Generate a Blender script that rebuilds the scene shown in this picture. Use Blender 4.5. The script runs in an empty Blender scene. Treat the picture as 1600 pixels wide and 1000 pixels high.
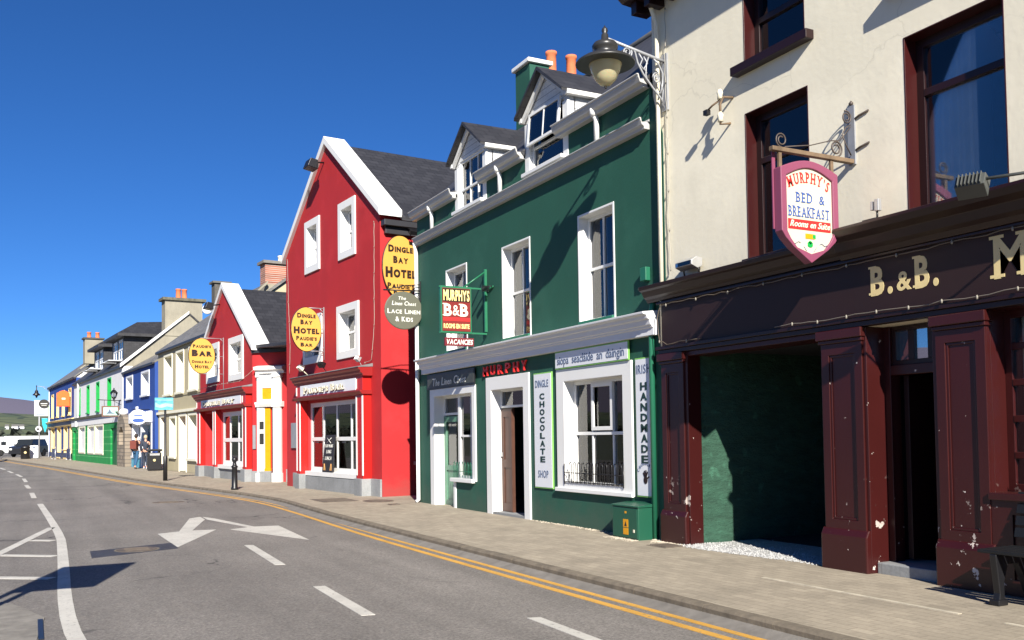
import bpy, bmesh, math, random
from mathutils import Vector, Matrix
from mathutils.geometry import tessellate_polygon
random.seed(7)
SC = bpy.context.scene; COL = SC.collection
R_ = math.radians

# ---------------------------------------------------------------- camera
cam = bpy.data.cameras.new('camera'); co = bpy.data.objects.new('camera', cam); COL.objects.link(co)
cam.sensor_width = 36.0; cam.lens = 36.0 * 1450 / 1600; cam.clip_start = 0.05; cam.clip_end = 9000
cam.shift_x = 0.0; cam.shift_y = (626 - 500) / 1600
def camera_axes():
    up = Vector((235 - 800, -39300, 1450)).normalized()
    a = Vector((51 - 800, 0, 1450)); a.y = -(up.x * a.x + up.z * a.z) / up.y
    yv = a.normalized(); xv = yv.cross(up)
    g = lambda v: Vector((xv.dot(v), yv.dot(v), up.dot(v)))
    return g(Vector((1, 0, 0))), g(Vector((0, -1, 0))), g(Vector((0, 0, -1)))
cx_, cy_, cz_ = camera_axes()
mw = Matrix((cx_, cy_, cz_)).transposed().to_4x4(); mw.translation = Vector((0, 0, 1.45))
co.matrix_world = mw
SC.camera = co

# ---------------------------------------------------------------- sky, sun, exposure
SUN_DIR = Vector((-0.262, -0.822, 0.508)).normalized()      # towards the sun
SUN_EL = math.asin(SUN_DIR.z); SUN_ROT = math.atan2(SUN_DIR.x, SUN_DIR.y)
w = bpy.data.worlds.new('World'); SC.world = w; w.use_nodes = True
nt = w.node_tree; nt.nodes.clear()
sky = nt.nodes.new('ShaderNodeTexSky'); sky.sky_type = 'NISHITA'; sky.sun_disc = False
sky.sun_elevation = SUN_EL; sky.sun_rotation = SUN_ROT
sky.altitude = 3000; sky.air_density = 1.0; sky.dust_density = 0.0; sky.ozone_density = 10
bg = nt.nodes.new('ShaderNodeBackground'); bg.inputs['Strength'].default_value = 0.064
wo = nt.nodes.new('ShaderNodeOutputWorld')
hs = nt.nodes.new('ShaderNodeHueSaturation'); hs.inputs['Saturation'].default_value = 1.08; hs.inputs['Hue'].default_value = .5035
nt.links.new(sky.outputs[0], hs.inputs['Color']); nt.links.new(hs.outputs[0], bg.inputs[0]); nt.links.new(bg.outputs[0], wo.inputs[0])
sl = bpy.data.lights.new('sun', 'SUN'); sl.energy = 5.0; sl.angle = R_(0.55); sl.color = (1.0, 0.94, 0.84)
so = bpy.data.objects.new('sun', sl); COL.objects.link(so)
so.rotation_euler = (-SUN_DIR).to_track_quat('-Z', 'Y').to_euler()
SC.view_settings.view_transform = 'Standard'; SC.view_settings.look = 'None'
SC.view_settings.exposure = 0.92; SC.view_settings.gamma = 1.0; SC.view_settings.use_curve_mapping = False
SC.cycles.max_bounces = 6; SC.cycles.transparent_max_bounces = 10
SC.cycles.caustics_reflective = False; SC.cycles.caustics_refractive = False

# ---------------------------------------------------------------- materials
MATS = {}
def srgb(r, g, b):
    f = lambda c: (c / 255 / 12.92) if c <= 10 else ((c / 255 + .055) / 1.055) ** 2.4
    return (f(r), f(g), f(b))
class NG:
    def __init__(s, name):
        s.m = bpy.data.materials.new(name); s.m.use_nodes = True; s.t = s.m.node_tree
        s.b = s.t.nodes['Principled BSDF']; s.tc = s.t.nodes.new('ShaderNodeTexCoord')
        MATS[name] = s.m
    def n(s, typ, **k):
        x = s.t.nodes.new('ShaderNode' + typ)
        for a, v in k.items():
            if a in x.inputs: x.inputs[a].default_value = v
            else: setattr(x, a, v)
        return x
    def l(s, a, b): s.t.links.new(a, b)
    def mapping(s, scale=(1, 1, 1), rot=(0, 0, 0), loc=(0, 0, 0)):
        m = s.n('Mapping'); m.inputs['Scale'].default_value = scale; m.inputs['Rotation'].default_value = rot; m.inputs['Location'].default_value = loc
        s.l(s.tc.outputs['Object'], m.inputs[0]); return m.outputs[0]
    def noise(s, scale, detail=4, rough=.55, vec=None):
        x = s.n('TexNoise'); x.inputs['Scale'].default_value = scale; x.inputs['Detail'].default_value = detail; x.inputs['Roughness'].default_value = rough
        s.l(vec if vec is not None else s.tc.outputs['Object'], x.inputs['Vector']); return x.outputs[0]
    def ramp(s, f, a, b, c0=(0, 0, 0), c1=(1, 1, 1)):
        r = s.n('ValToRGB'); e = r.color_ramp.elements
        e[0].position = a; e[1].position = b; e[0].color = (*c0, 1); e[1].color = (*c1, 1)
        s.l(f, r.inputs[0]); return r.outputs[0]
    def mix(s, fac, a, b, mode='MIX'):
        x = s.n('MixRGB', blend_type=mode)
        for i, v in ((0, fac), (1, a), (2, b)):
            if hasattr(v, 'default_value') or hasattr(v, 'links'): s.l(v, x.inputs[i])
            elif i == 0: x.inputs[0].default_value = v
            else: x.inputs[i].default_value = (*v, 1)
        return x.outputs[0]
    def bump(s, h, strength, dist=.02, prev=None):
        x = s.n('Bump'); x.inputs['Strength'].default_value = strength; x.inputs['Distance'].default_value = dist
        s.l(h, x.inputs['Height'])
        if prev is not None: s.l(prev, x.inputs['Normal'])
        s.l(x.outputs[0], s.b.inputs['Normal']); return x.outputs[0]
    def col(s, c):
        if isinstance(c, tuple): s.b.inputs['Base Color'].default_value = (*c, 1)
        else: s.l(c, s.b.inputs['Base Color'])
    def rough(s, v): s.b.inputs['Roughness'].default_value = v
def paint(name, c, rough=.75, var=.10, streak=.10, bump=.12, bscale=55, chips=None, splash=0):
    g = NG(name); g.rough(rough)
    v = g.ramp(g.noise(1.1, 6), .3, .7, (1 - var,) * 3, (1 + var * .4,) * 3)
    k = g.mix(1, c, v, 'MULTIPLY')
    st = g.ramp(g.noise(2.2, 5, .6, g.mapping((3, 3, .22))), .45, .8)
    k = g.mix(g.mix(streak, (0, 0, 0), st), k, tuple(x * .55 + .01 for x in c))
    if splash or chips:
        sp = g.n('SeparateXYZ'); g.l(g.tc.outputs['Object'], sp.inputs[0]); zz = sp.outputs[2]
    if splash:      # rising damp and road splash, cracks and patched areas: wear that belongs to the wall
        a = g.n('Math', operation='MULTIPLY_ADD'); a.inputs[1].default_value = .9; g.l(g.noise(2.6, 6, .65), a.inputs[0]); a.inputs[2].default_value = -.38
        b = g.n('Math', operation='SUBTRACT'); g.l(zz, b.inputs[0]); g.l(a.outputs[0], b.inputs[1])
        k = g.mix(g.mix(splash, (0, 0, 0), g.ramp(b.outputs[0], .02, .42, (1, 1, 1), (0, 0, 0))), k, tuple(x * .5 + y for x, y in zip(c, (.05, .045, .035))))
        cr = g.n('TexVoronoi'); cr.feature = 'DISTANCE_TO_EDGE'; cr.inputs['Scale'].default_value = .55; wv = g.n('VectorMath', operation='ADD'); ns = g.n('TexNoise'); ns.inputs['Scale'].default_value = 1.3; ns.inputs['Detail'].default_value = 7
        g.l(g.tc.outputs['Object'], ns.inputs['Vector']); g.l(g.tc.outputs['Object'], wv.inputs[0]); g.l(ns.outputs[1], wv.inputs[1]); g.l(wv.outputs[0], cr.inputs['Vector'])
        cm = g.mix(1, g.ramp(cr.outputs[0], .0015, .005, (.3, .3, .3), (0, 0, 0)), g.ramp(g.noise(.45, 3), .5, .6), 'MULTIPLY')
        k = g.mix(cm, k, tuple(x * .5 for x in c))
        k = g.mix(g.mix(.5, (0, 0, 0), g.ramp(g.noise(.55, 5, .6), .54, .62)), k, tuple(min(1, x * 1.12 + .008) for x in c))
    if chips:
        m = g.mix(1, g.ramp(g.noise(7, 6, .62), .635, .65), g.ramp(zz, .3, 1.5, (1, 1, 1), (0, 0, 0)), 'MULTIPLY')
        m2 = g.ramp(g.noise(11, 5, .6, g.mapping((1, 1, 1), (0, 0, 0), (3, 1, 7))), .72, .735)
        k = g.mix(m, k, chips[1]); k = g.mix(m2, k, chips[1])
    g.col(k); g.bump(g.noise(bscale, 4), bump, .01); return g.m
def plain(name, c, rough=.5, metal=0., var=.12, bump=.0):
    g = NG(name); g.rough(rough); g.b.inputs['Metallic'].default_value = metal
    g.col(g.mix(1, c, g.ramp(g.noise(6, 4), .3, .7, (1 - var,) * 3, (1 + var * .5,) * 3), 'MULTIPLY'))
    if bump: g.bump(g.noise(30, 4), bump, .01)
    return g.m
def slate(name, c, axis, w_=.3, h_=.2, lich=.25):
    g = NG(name); g.rough(.55)
    m = g.n('Mapping'); g.l(g.tc.outputs['Object'], m.inputs[0])
    if axis == 'x': m.inputs['Rotation'].default_value = (R_(-90), 0, 0); m.inputs['Scale'].default_value = (1, 1.45, 1)
    else: m.inputs['Rotation'].default_value = (R_(-90), 0, 0)
    if axis == 'y':
        sx = g.n('SeparateXYZ'); g.l(g.tc.outputs['Object'], sx.inputs[0]); cb = g.n('CombineXYZ')
        mu = g.n('Math', operation='MULTIPLY'); mu.inputs[1].default_value = 1.5; g.l(sx.outputs[2], mu.inputs[0])
        g.l(sx.outputs[1], cb.inputs[0]); g.l(mu.outputs[0], cb.inputs[1]); vec = cb.outputs[0]
    else:
        sx = g.n('SeparateXYZ'); g.l(g.tc.outputs['Object'], sx.inputs[0]); cb = g.n('CombineXYZ')
        mu = g.n('Math', operation='MULTIPLY'); mu.inputs[1].default_value = 1.45; g.l(sx.outputs[2], mu.inputs[0])
        g.l(sx.outputs[0], cb.inputs[0]); g.l(mu.outputs[0], cb.inputs[1]); vec = cb.outputs[0]
    b = g.n('TexBrick'); g.l(vec, b.inputs['Vector']); b.inputs['Scale'].default_value = 1.0
    b.inputs['Brick Width'].default_value = w_; b.inputs['Row Height'].default_value = h_; b.inputs['Mortar Size'].default_value = .008
    b.inputs['Color1'].default_value = (*[x * .8 for x in c], 1); b.inputs['Color2'].default_value = (*[x * 1.25 for x in c], 1)
    b.inputs['Mortar'].default_value = (*[x * .35 for x in c], 1)
    k = g.mix(g.mix(lich, (0, 0, 0), g.ramp(g.noise(3, 6, .7), .55, .75)), b.outputs[0], tuple(x * 2.0 + .02 for x in c))
    g.col(k); g.bump(b.outputs['Fac'], -.5, .02); return g.m
def masonry(name, c, mort, w_, h_, ms=.012, bump=.5, var=.25, axis='xz', coat=None):
    g = NG(name); g.rough(.9)
    sx = g.n('SeparateXYZ'); g.l(g.tc.outputs['Object'], sx.inputs[0]); cb = g.n('CombineXYZ')
    i, j = {'xz': (0, 2), 'yz': (1, 2), 'xy': (0, 1), 'yx': (1, 0)}[axis]
    nz = g.n('Vector' + 'Math', operation='ADD')
    g.l(sx.outputs[i], cb.inputs[0]); g.l(sx.outputs[j], cb.inputs[1]); g.l(cb.outputs[0], nz.inputs[0])
    ns = g.n('TexNoise'); ns.inputs['Scale'].default_value = 2.5; g.l(g.tc.outputs['Object'], ns.inputs['Vector'])
    sc = g.n('VectorMath', operation='SCALE'); sc.inputs['Scale'].default_value = .05 if coat else .012; g.l(ns.outputs[1], sc.inputs[0]); g.l(sc.outputs[0], nz.inputs[1])
    b = g.n('TexBrick'); g.l(nz.outputs[0], b.inputs['Vector']); b.inputs['Scale'].default_value = 1
    b.inputs['Brick Width'].default_value = w_; b.inputs['Row Height'].default_value = h_; b.inputs['Mortar Size'].default_value = ms
    b.inputs['Mortar Smooth'].default_value = .3
    b.inputs['Color1'].default_value = (*[x * (1 - var) for x in c], 1); b.inputs['Color2'].default_value = (*[min(1, x * (1 + var)) for x in c], 1)
    b.inputs['Mortar'].default_value = (*mort, 1)
    k = g.mix(1, b.outputs[0], g.ramp(g.noise(1.3, 7, .65), .3, .72, (.78,) * 3, (1.12,) * 3), 'MULTIPLY')
    k = g.mix(1, k, g.ramp(g.noise(26, 4, .6), .3, .7, (.88,) * 3, (1.08,) * 3), 'MULTIPLY')
    g.col(k); p = g.bump(b.outputs['Fac'], -bump, .02); g.bump(g.noise(40, 5), .25, .01, p); return g.m
def glass(name='window_glass', tint=(.93, .95, .96), base=.02):
    g = NG(name); t = g.t; t.nodes.remove(g.b)
    tr = g.n('BsdfTransparent'); tr.inputs[0].default_value = (*tint, 1)
    gl = g.n('BsdfGlossy'); gl.inputs['Roughness'].default_value = .01; gl.inputs[0].default_value = (1, 1, 1, 1)
    fr = g.n('Fresnel'); fr.inputs['IOR'].default_value = 1.52
    bp = g.n('Bump'); bp.inputs['Strength'].default_value = .03; g.l(g.noise(2.0, 2), bp.inputs['Height']); g.l(bp.outputs[0], gl.inputs['Normal'])
    mp = g.n('Math', operation='MULTIPLY_ADD'); mp.inputs[1].default_value = 1.15; mp.inputs[2].default_value = base; g.l(fr.outputs[0], mp.inputs[0])
    mx = g.n('MixShader'); g.l(mp.outputs[0], mx.inputs[0]); g.l(tr.outputs[0], mx.inputs[1]); g.l(gl.outputs[0], mx.inputs[2])
    g.l(mx.outputs[0], t.nodes['Material Output'].inputs[0]); return g.m
def asphalt():
    g = NG('asphalt'); g.rough(.82)
    a = g.ramp(g.noise(.35, 6, .6), .3, .72, (.158, .145, .130), (.226, .207, .186))
    tr = g.ramp(g.noise(1.0, 4, .6, g.mapping((1.3, .05, 1))), .35, .72, (.82,) * 3, (1.14,) * 3)
    k = g.mix(1, a, tr, 'MULTIPLY')
    k = g.mix(1, k, g.ramp(g.noise(38, 3, .85), .34, .66, (.60,) * 3, (1.38,) * 3), 'MULTIPLY')
    dk = g.n('TexVoronoi'); dk.inputs['Scale'].default_value = 2.6; g.l(g.tc.outputs['Object'], dk.inputs['Vector']); k = g.mix(g.mix(.7, (0, 0, 0), g.mix(1, g.ramp(dk.outputs['Distance'], .035, .07, (1, 1, 1), (0, 0, 0)), g.ramp(g.noise(.8, 2), .55, .6), 'MULTIPLY')), k, (.05, .046, .042))
    k = g.mix(1, k, g.ramp(g.noise(14, 5, .75), .3, .7, (.84,) * 3, (1.14,) * 3), 'MULTIPLY')
    v = g.n('TexVoronoi'); v.inputs['Scale'].default_value = 48; g.l(g.tc.outputs['Object'], v.inputs['Vector'])
    st = g.ramp(v.outputs['Distance'], .12, .22, (1, 1, 1), (0, 0, 0))
    sx = g.n('SeparateXYZ'); g.l(g.tc.outputs['Object'], sx.inputs[0])
    wx = g.n('Math', operation='ADD'); g.l(sx.outputs[0], wx.inputs[0]); nn = g.n('Math', operation='MULTIPLY_ADD'); nn.inputs[1].default_value = 3.2; nn.inputs[2].default_value = -1.6; g.l(g.noise(.45, 5), nn.inputs[0]); g.l(nn.outputs[0], wx.inputs[1])
    band = g.mix(1, g.ramp(wx.outputs[0], .0, 1, (0, 0, 0), (1, 1, 1)), g.ramp(g.noise(.6, 5, .6), .40, .62), 'MULTIPLY')
    wear = g.n('MapRange'); wear.inputs[1].default_value = 2.6; wear.inputs[2].default_value = 3.8; g.l(wx.outputs[0], wear.inputs[0])
    msk = g.mix(1, g.mix(1, wear.outputs[0], g.ramp(g.noise(.5, 5, .6), .40, .62), 'MULTIPLY'), st, 'MULTIPLY')
    k = g.mix(g.mix(1, msk, (.75, .75, .75), 'MULTIPLY'), k, (.40, .37, .32))
    oil = g.ramp(g.noise(.9, 6, .7, g.mapping((1, .6, 1), (0, 0, 0), (9, 4, 0))), .66, .74); k = g.mix(g.mix(.55, (0, 0, 0), oil), k, (.055, .052, .05))
    cr = g.n('TexVoronoi'); cr.feature = 'DISTANCE_TO_EDGE'; cr.inputs['Scale'].default_value = .45
    wv = g.n('VectorMath', operation='ADD'); ns = g.n('TexNoise'); ns.inputs['Scale'].default_value = 1.6; ns.inputs['Detail'].default_value = 6
    g.l(g.tc.outputs['Object'], ns.inputs['Vector']); g.l(g.tc.outputs['Object'], wv.inputs[0]); g.l(ns.outputs[1], wv.inputs[1]); g.l(wv.outputs[0], cr.inputs['Vector'])
    cm = g.ramp(cr.outputs[0], .006, .016, (1, 1, 1), (0, 0, 0))
    k = g.mix(g.mix(1, cm, g.ramp(g.noise(.23, 3), .52, .60), 'MULTIPLY'), k, (.035, .033, .032))
    g.col(k); g.bump(g.noise(85, 4, .7), .5, .008); return g.m
def marking(name, c, wear=.5):
    g = NG(name); g.rough(.7)
    m = g.ramp(g.noise(24, 6, .7), wear, wear + .12)
    m2 = g.ramp(g.noise(2.2, 4, .6), .3, .7, (.82,) * 3, (1.04,) * 3)
    g.col(g.mix(m, g.mix(1, c, m2, 'MULTIPLY'), (.15, .14, .13))); g.bump(g.noise(80, 4, .7), .35, .006); return g.m

WHITE = paint('white_gloss', (.78, .78, .76), .45, .04, .03, .03)
TRIM = paint('white_trim', (.70, .71, .73), .6, .03, .03, .03)
CREAM = paint('cream_render', (.83, .775, .615), .85, .04, .10, .22, 14, None, .3)
MAROON = paint('maroon_gloss', srgb(56, 17, 16), .35, .18, .1, .08, 40, (.76, (.62, .55, .5)))
MAROOND = paint('dark_maroon_gloss', srgb(36, 15, 15), .38, .2, .1, .06, 40)
FASCIA = paint('fascia_dark', srgb(36, 15, 15), .6, .15, .12, .04)
GREEN = paint('dark_green_render', srgb(28, 82, 66), .75, .10, .16, .22, 26, None, .55)
GREENG = paint('green_gloss', srgb(36, 106, 80), .4, .08, .05, .04)
GREENM = plain('green_sign_metal', srgb(38, 110, 78), .4)
RED = paint('red_render', srgb(174, 32, 36), .72, .09, .14, .2, 26, None, .5)
REDG = paint('red_gloss', srgb(184, 28, 24), .4, .05, .05, .03)
REDDK = paint('oxblood_gloss', srgb(140, 26, 26), .45, .1, .08, .03)
LIME = masonry('grey_limestone', (.27, .28, .285), (.2, .2, .2), 1.1, .6, .006, .15, .1)
SLATEX = slate('roof_slate', (.045, .045, .05), 'x'); SLATEY = slate('roof_slate_dark', (.030, .030, .034), 'y')
SLATEG = slate('roof_slate_grey', (.16, .155, .145), 'x', .3, .2, .5)
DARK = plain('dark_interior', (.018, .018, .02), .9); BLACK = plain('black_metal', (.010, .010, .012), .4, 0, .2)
INTER = plain('room_interior', (.10, .09, .075), .9)
CURT = plain('curtain_cloth', (.80, .78, .72), .9, 0, .1); BLIND = plain('blind_cloth', (.74, .70, .58), .9, 0, .08)
GLASS = glass()
IRON = plain('grey_iron', (.33, .34, .36), .45, .2); RUST = plain('rusty_iron', (.19, .13, .08), .7, .2, .4, .2)
STEEL = plain('aluminium', (.55, .55, .55), .35, .6)
POT = plain('terracotta', srgb(214, 120, 78), .8, 0, .2, .2)
SLABC = paint('weathered_render', (.31, .285, .22), .9, .22, .35, .4, 18)
PLASTIC = paint('grey_white_gutter', (.47, .47, .46), .4, .05, .12, .0)
FASGREY = plain('black_gutter', (.03, .03, .035), .45)
YEL = plain('yellow_gloss', srgb(214, 150, 12), .4); YSIGN = paint('yellow_sign', srgb(210, 158, 70), .5, .04, .04, .0)
SIGNW = paint('white_sign', (.74, .76, .80), .45, .03, .04, .0)
CREAMS = paint('cream_sign', (.80, .75, .58), .45, .04, .05, .0)
INK = plain('black_ink', (.02, .018, .016), .5, 0, .05); INKG = plain('green_black_ink', srgb(24, 52, 46), .5, 0, .05)
INKGREY = plain('grey_ink', srgb(92, 104, 128), .5, 0, .05); INKR = plain('red_ink', srgb(196, 40, 38), .5, 0, .05)
INKB = plain('blue_ink', srgb(56, 88, 158), .5, 0, .05); INKBR = plain('dark_brown_ink', srgb(34, 16, 8), .5, 0, .05)
INKW = plain('pale_ink', (.72, .72, .66), .5, 0, .05); INKY = plain('pale_yellow_ink', srgb(250, 226, 150), .5, 0, .05)
GOLD = plain('gold_leaf', srgb(224, 204, 148), .4, 0, .1)
PINK = paint('mauve_pink_paint', srgb(132, 66, 92), .5, .08, .08, .05)
OLIVE = paint('grey_olive_sign', srgb(92, 92, 78), .55, .06, .05, .0)
BROWN = plain('brown_door', srgb(84, 54, 42), .5, 0, .2)
BLUEW = paint('royal_blue_render', srgb(26, 66, 142), .75, .08, .1, .12)
PALE = paint('pale_grey_render', (.72, .72, .73), .8, .05, .08, .1)
SAGE = paint('stone_beige_render', srgb(178, 168, 138), .85, .06, .1, .15); SAGET = paint('pale_cream_trim', (.80, .77, .62), .6, .03, .05, .02)
KELLY = masonry('bright_green_panelled', srgb(14, 136, 66), srgb(130, 200, 140), 30, .42, .012, .1, .05)
KELLYG = plain('bright_green_gloss', srgb(24, 158, 72), .4)
NAVYS = paint('navy_trim', srgb(44, 58, 98), .5, .1, .08, .03); BUFF = paint('buff_cream', srgb(240, 214, 150), .6, .05, .06, .03)
STONE = masonry('rubble_stone', (.26, .215, .165), (.14, .12, .1), .42, .2, .025, .8, .3)
BRICK = masonry('old_brick', srgb(168, 100, 78), (.42, .38, .33), .24, .085, .014, .5, .3)
def roughstone(name, c):
    g = NG(name); g.rough(.85); a = g.noise(1.0, 8, .7, g.mapping((1, 3.2, 8.5))); b = g.noise(14, 5, .65)
    k = g.mix(1, c, g.ramp(a, .32, .62, (.62,) * 3, (1.12,) * 3), 'MULTIPLY')
    g.col(g.mix(g.ramp(g.noise(5, 4), .62, .7), k, tuple(x * 1.6 for x in c))); p = g.bump(a, .9, .06); g.bump(b, .5, .02, p); return g.m
PASSG = roughstone('green_painted_stone', (.026, .084, .053))
ORANGE = plain('orange_sign', srgb(250, 110, 44), .5); TEAL = plain('teal_sign', srgb(90, 176, 204), .5, 0, .5); TEALD = plain('teal_paint', srgb(24, 150, 172), .5)
ASPH = asphalt()
PAVER = masonry('paving_setts', (.345, .298, .226), (.255, .217, .163), .22, .11, .006, .45, .10, 'yx')
KERBM = plain('kerb_concrete', (.17, .142, .105), .9, 0, .35, .4)
CONC = plain('worn_concrete', (.22, .205, .18), .9, 0, .3, .5)
LINEW = marking('white_road_paint', (.56, .54, .485), .575); LINEY = marking('yellow_road_paint', srgb(208, 158, 68), .575)

# ---------------------------------------------------------------- mesh building
class M:
    def __init__(s): s.v = []; s.f = []; s.k = []; s.sm = []
    def add(s, vs, fs, slot=0, smooth=False):
        o = len(s.v); s.v += [tuple(x) for x in vs]; s.f += [tuple(i + o for i in f) for f in fs]
        s.k += [slot] * len(fs); s.sm += [smooth] * len(fs); return s
    def box(s, u0, u1, d0, d1, z0, z1, slot=0):
        if u0 > u1: u0, u1 = u1, u0
        if d0 > d1: d0, d1 = d1, d0
        if z0 > z1: z0, z1 = z1, z0
        v = [(x, y, z) for z in (z0, z1) for y in (d0, d1) for x in (u0, u1)]
        return s.add(v, [(0, 2, 3, 1), (4, 5, 7, 6), (0, 1, 5, 4), (2, 6, 7, 3), (0, 4, 6, 2), (1, 3, 7, 5)], slot)
    def prism(s, poly, ax, a0, a1, slot=0, smooth=False):
        n = len(poly)
        mk = {'d': lambda p, a: (p[0], a, p[1]), 'u': lambda p, a: (a, p[0], p[1]), 'z': lambda p, a: (p[0], p[1], a)}[ax]
        v = [mk(p, a0) for p in poly] + [mk(p, a1) for p in poly]
        tr = tessellate_polygon([[Vector((p[0], p[1], 0)) for p in poly]])
        f = [tuple(t) for t in tr] + [tuple(i + n for i in t) for t in tr]
        o = len(s.v); s.add(v, f, slot)
        return s._sides(o, n, slot, smooth)
    def _sides(s, o, n, slot, smooth):
        for i in range(n):
            j = (i + 1) % n; s.f.append((o + i, o + j, o + n + j, o + n + i)); s.k.append(slot); s.sm.append(smooth)
        return s
    def wall(s, outer, holes, d0, d1, slot=0):
        loops = [outer] + holes
        tr = tessellate_polygon([[Vector((p[0], p[1], 0)) for p in lp] for lp in loops])
        pts = [p for lp in loops for p in lp]; n = len(pts); o = len(s.v)
        v = [(p[0], d0, p[1]) for p in pts] + [(p[0], d1, p[1]) for p in pts]
        s.add(v, [tuple(t) for t in tr] + [tuple(i + n for i in t) for t in tr], slot)
        b = 0
        for lp in loops:
            for i in range(len(lp)):
                j = (i + 1) % len(lp)
                s.f.append((o + b + i, o + b + j, o + n + b + j, o + n + b + i)); s.k.append(slot); s.sm.append(False)
            b += len(lp)
        return s
    def tube(s, pts, r, n=8, slot=0, cap=True):
        pts = [Vector(p) for p in pts]; rs = r if isinstance(r, (list, tuple)) else [r] * len(pts); o = len(s.v); up0 = None
        for i, p in enumerate(pts):
            t = (pts[min(i + 1, len(pts) - 1)] - pts[max(i - 1, 0)]).normalized()
            if up0 is None: up0 = Vector((0, 0, 1)) if abs(t.z) < .9 else Vector((1, 0, 0))
            a = t.cross(up0).normalized(); b = a.cross(t).normalized(); up0 = b
            for k in range(n):
                q = p + (a * math.cos(2 * math.pi * k / n) + b * math.sin(2 * math.pi * k / n)) * rs[i]; s.v.append(tuple(q))
        for i in range(len(pts) - 1):
            for k in range(n):
                k2 = (k + 1) % n; s.f.append((o + i * n + k, o + i * n + k2, o + (i + 1) * n + k2, o + (i + 1) * n + k)); s.k.append(slot); s.sm.append(True)
        if cap:
            for e in (0, len(pts) - 1): s.f.append(tuple(o + e * n + k for k in range(n))); s.k.append(slot); s.sm.append(False)
        return s
    def lathe(s, prof, c=(0, 0), n=24, slot=0):
        o = len(s.v)
        for r, z in prof:
            for k in range(n): s.v.append((c[0] + r * math.cos(2 * math.pi * k / n), c[1] + r * math.sin(2 * math.pi * k / n), z))
        for i in range(len(prof) - 1):
            for k in range(n):
                k2 = (k + 1) % n; s.f.append((o + i * n + k, o + i * n + k2, o + (i + 1) * n + k2, o + (i + 1) * n + k)); s.k.append(slot); s.sm.append(True)
        for e in (0, len(prof) - 1):
            if prof[e][0] > 1e-4: s.f.append(tuple(o + e * n + k for k in range(n))); s.k.append(slot); s.sm.append(False)
        return s
    def xf(s, fn, o=0): s.v = s.v[:o] + [tuple(fn(*p)) for p in s.v[o:]]; return s
    def build(s, name, mats, parent=None, off=(0, 0, 0), bevel=0, rec=True):
        me = bpy.data.meshes.new(name); me.from_pydata([(a - off[0], b - off[1], c - off[2]) for a, b, c in s.v], [], s.f)
        mats = mats if isinstance(mats, (list, tuple)) else [mats]
        for m in mats: me.materials.append(m)
        me.polygons.foreach_set('material_index', s.k); me.polygons.foreach_set('use_smooth', s.sm)
        bm = bmesh.new(); bm.from_mesh(me); bmesh.ops.remove_doubles(bm, verts=bm.verts, dist=1e-5)
        if rec: bmesh.ops.recalc_face_normals(bm, faces=bm.faces)
        bm.to_mesh(me); bm.free(); me.update()
        o = bpy.data.objects.new(name, me); COL.objects.link(o)
        if parent: o.parent = parent
        if bevel:
            b = o.modifiers.new('bevel', 'BEVEL'); b.width = bevel; b.segments = 2; b.limit_method = 'ANGLE'; b.angle_limit = R_(40)
        return o
FA = (Vector((7.57, 0, 0)), R_(90)); FB = (Vector((7.5, 21.4, 0)), R_(95))
FW = (Vector((0, 0, 0)), 0.0)
def at(fr, u, d, z=0):
    c, s_ = math.cos(fr[1]), math.sin(fr[1]); return fr[0] + Vector((u * c - d * s_, u * s_ + d * c, z))
def tag(o, label, cat, group=None):
    o['label'] = label; o['category'] = cat
    if group: o['group'] = group
    return o
class T:
    """a thing: an Empty at its base in one of the street frames; parts are given in frame coordinates"""
    def __init__(s, name, label, cat, fr, base, group=None, rz=0):
        s.b = base; s.e = bpy.data.objects.new(name, None); COL.objects.link(s.e); s.e.empty_display_size = .2
        s.e.location = at(fr, *base); s.e.rotation_euler = (0, 0, fr[1] + rz); tag(s.e, label, cat, group)
    def p(s, name, mb, mats, parent=None, bevel=0, label=None):
        o = mb.build(name, mats, parent or s.e, s.b, bevel)
        if label: o['label'] = label
        return o
def struct(name, mb, m, kind='structure'):
    o = mb.build(name, m); o['kind'] = kind; return o
def rect(u0, u1, z0, z1): return [(u0, z0), (u1, z0), (u1, z1), (u0, z1)]
def ell(cx, cz, rx, rz, n=40): return [(cx + rx * math.cos(2 * math.pi * k / n), cz + rz * math.sin(2 * math.pi * k / n)) for k in range(n)]
def outline(u0, u1, z0, z1, notches=(), gable=None):
    p = [(u0, z0)]
    for a, b, t in sorted(notches): p += [(a, z0), (a, t), (b, t), (b, z0)]
    p += [(u1, z0), (u1, z1)]
    if gable: p += [gable]
    return p + [(u0, z1)]

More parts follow.
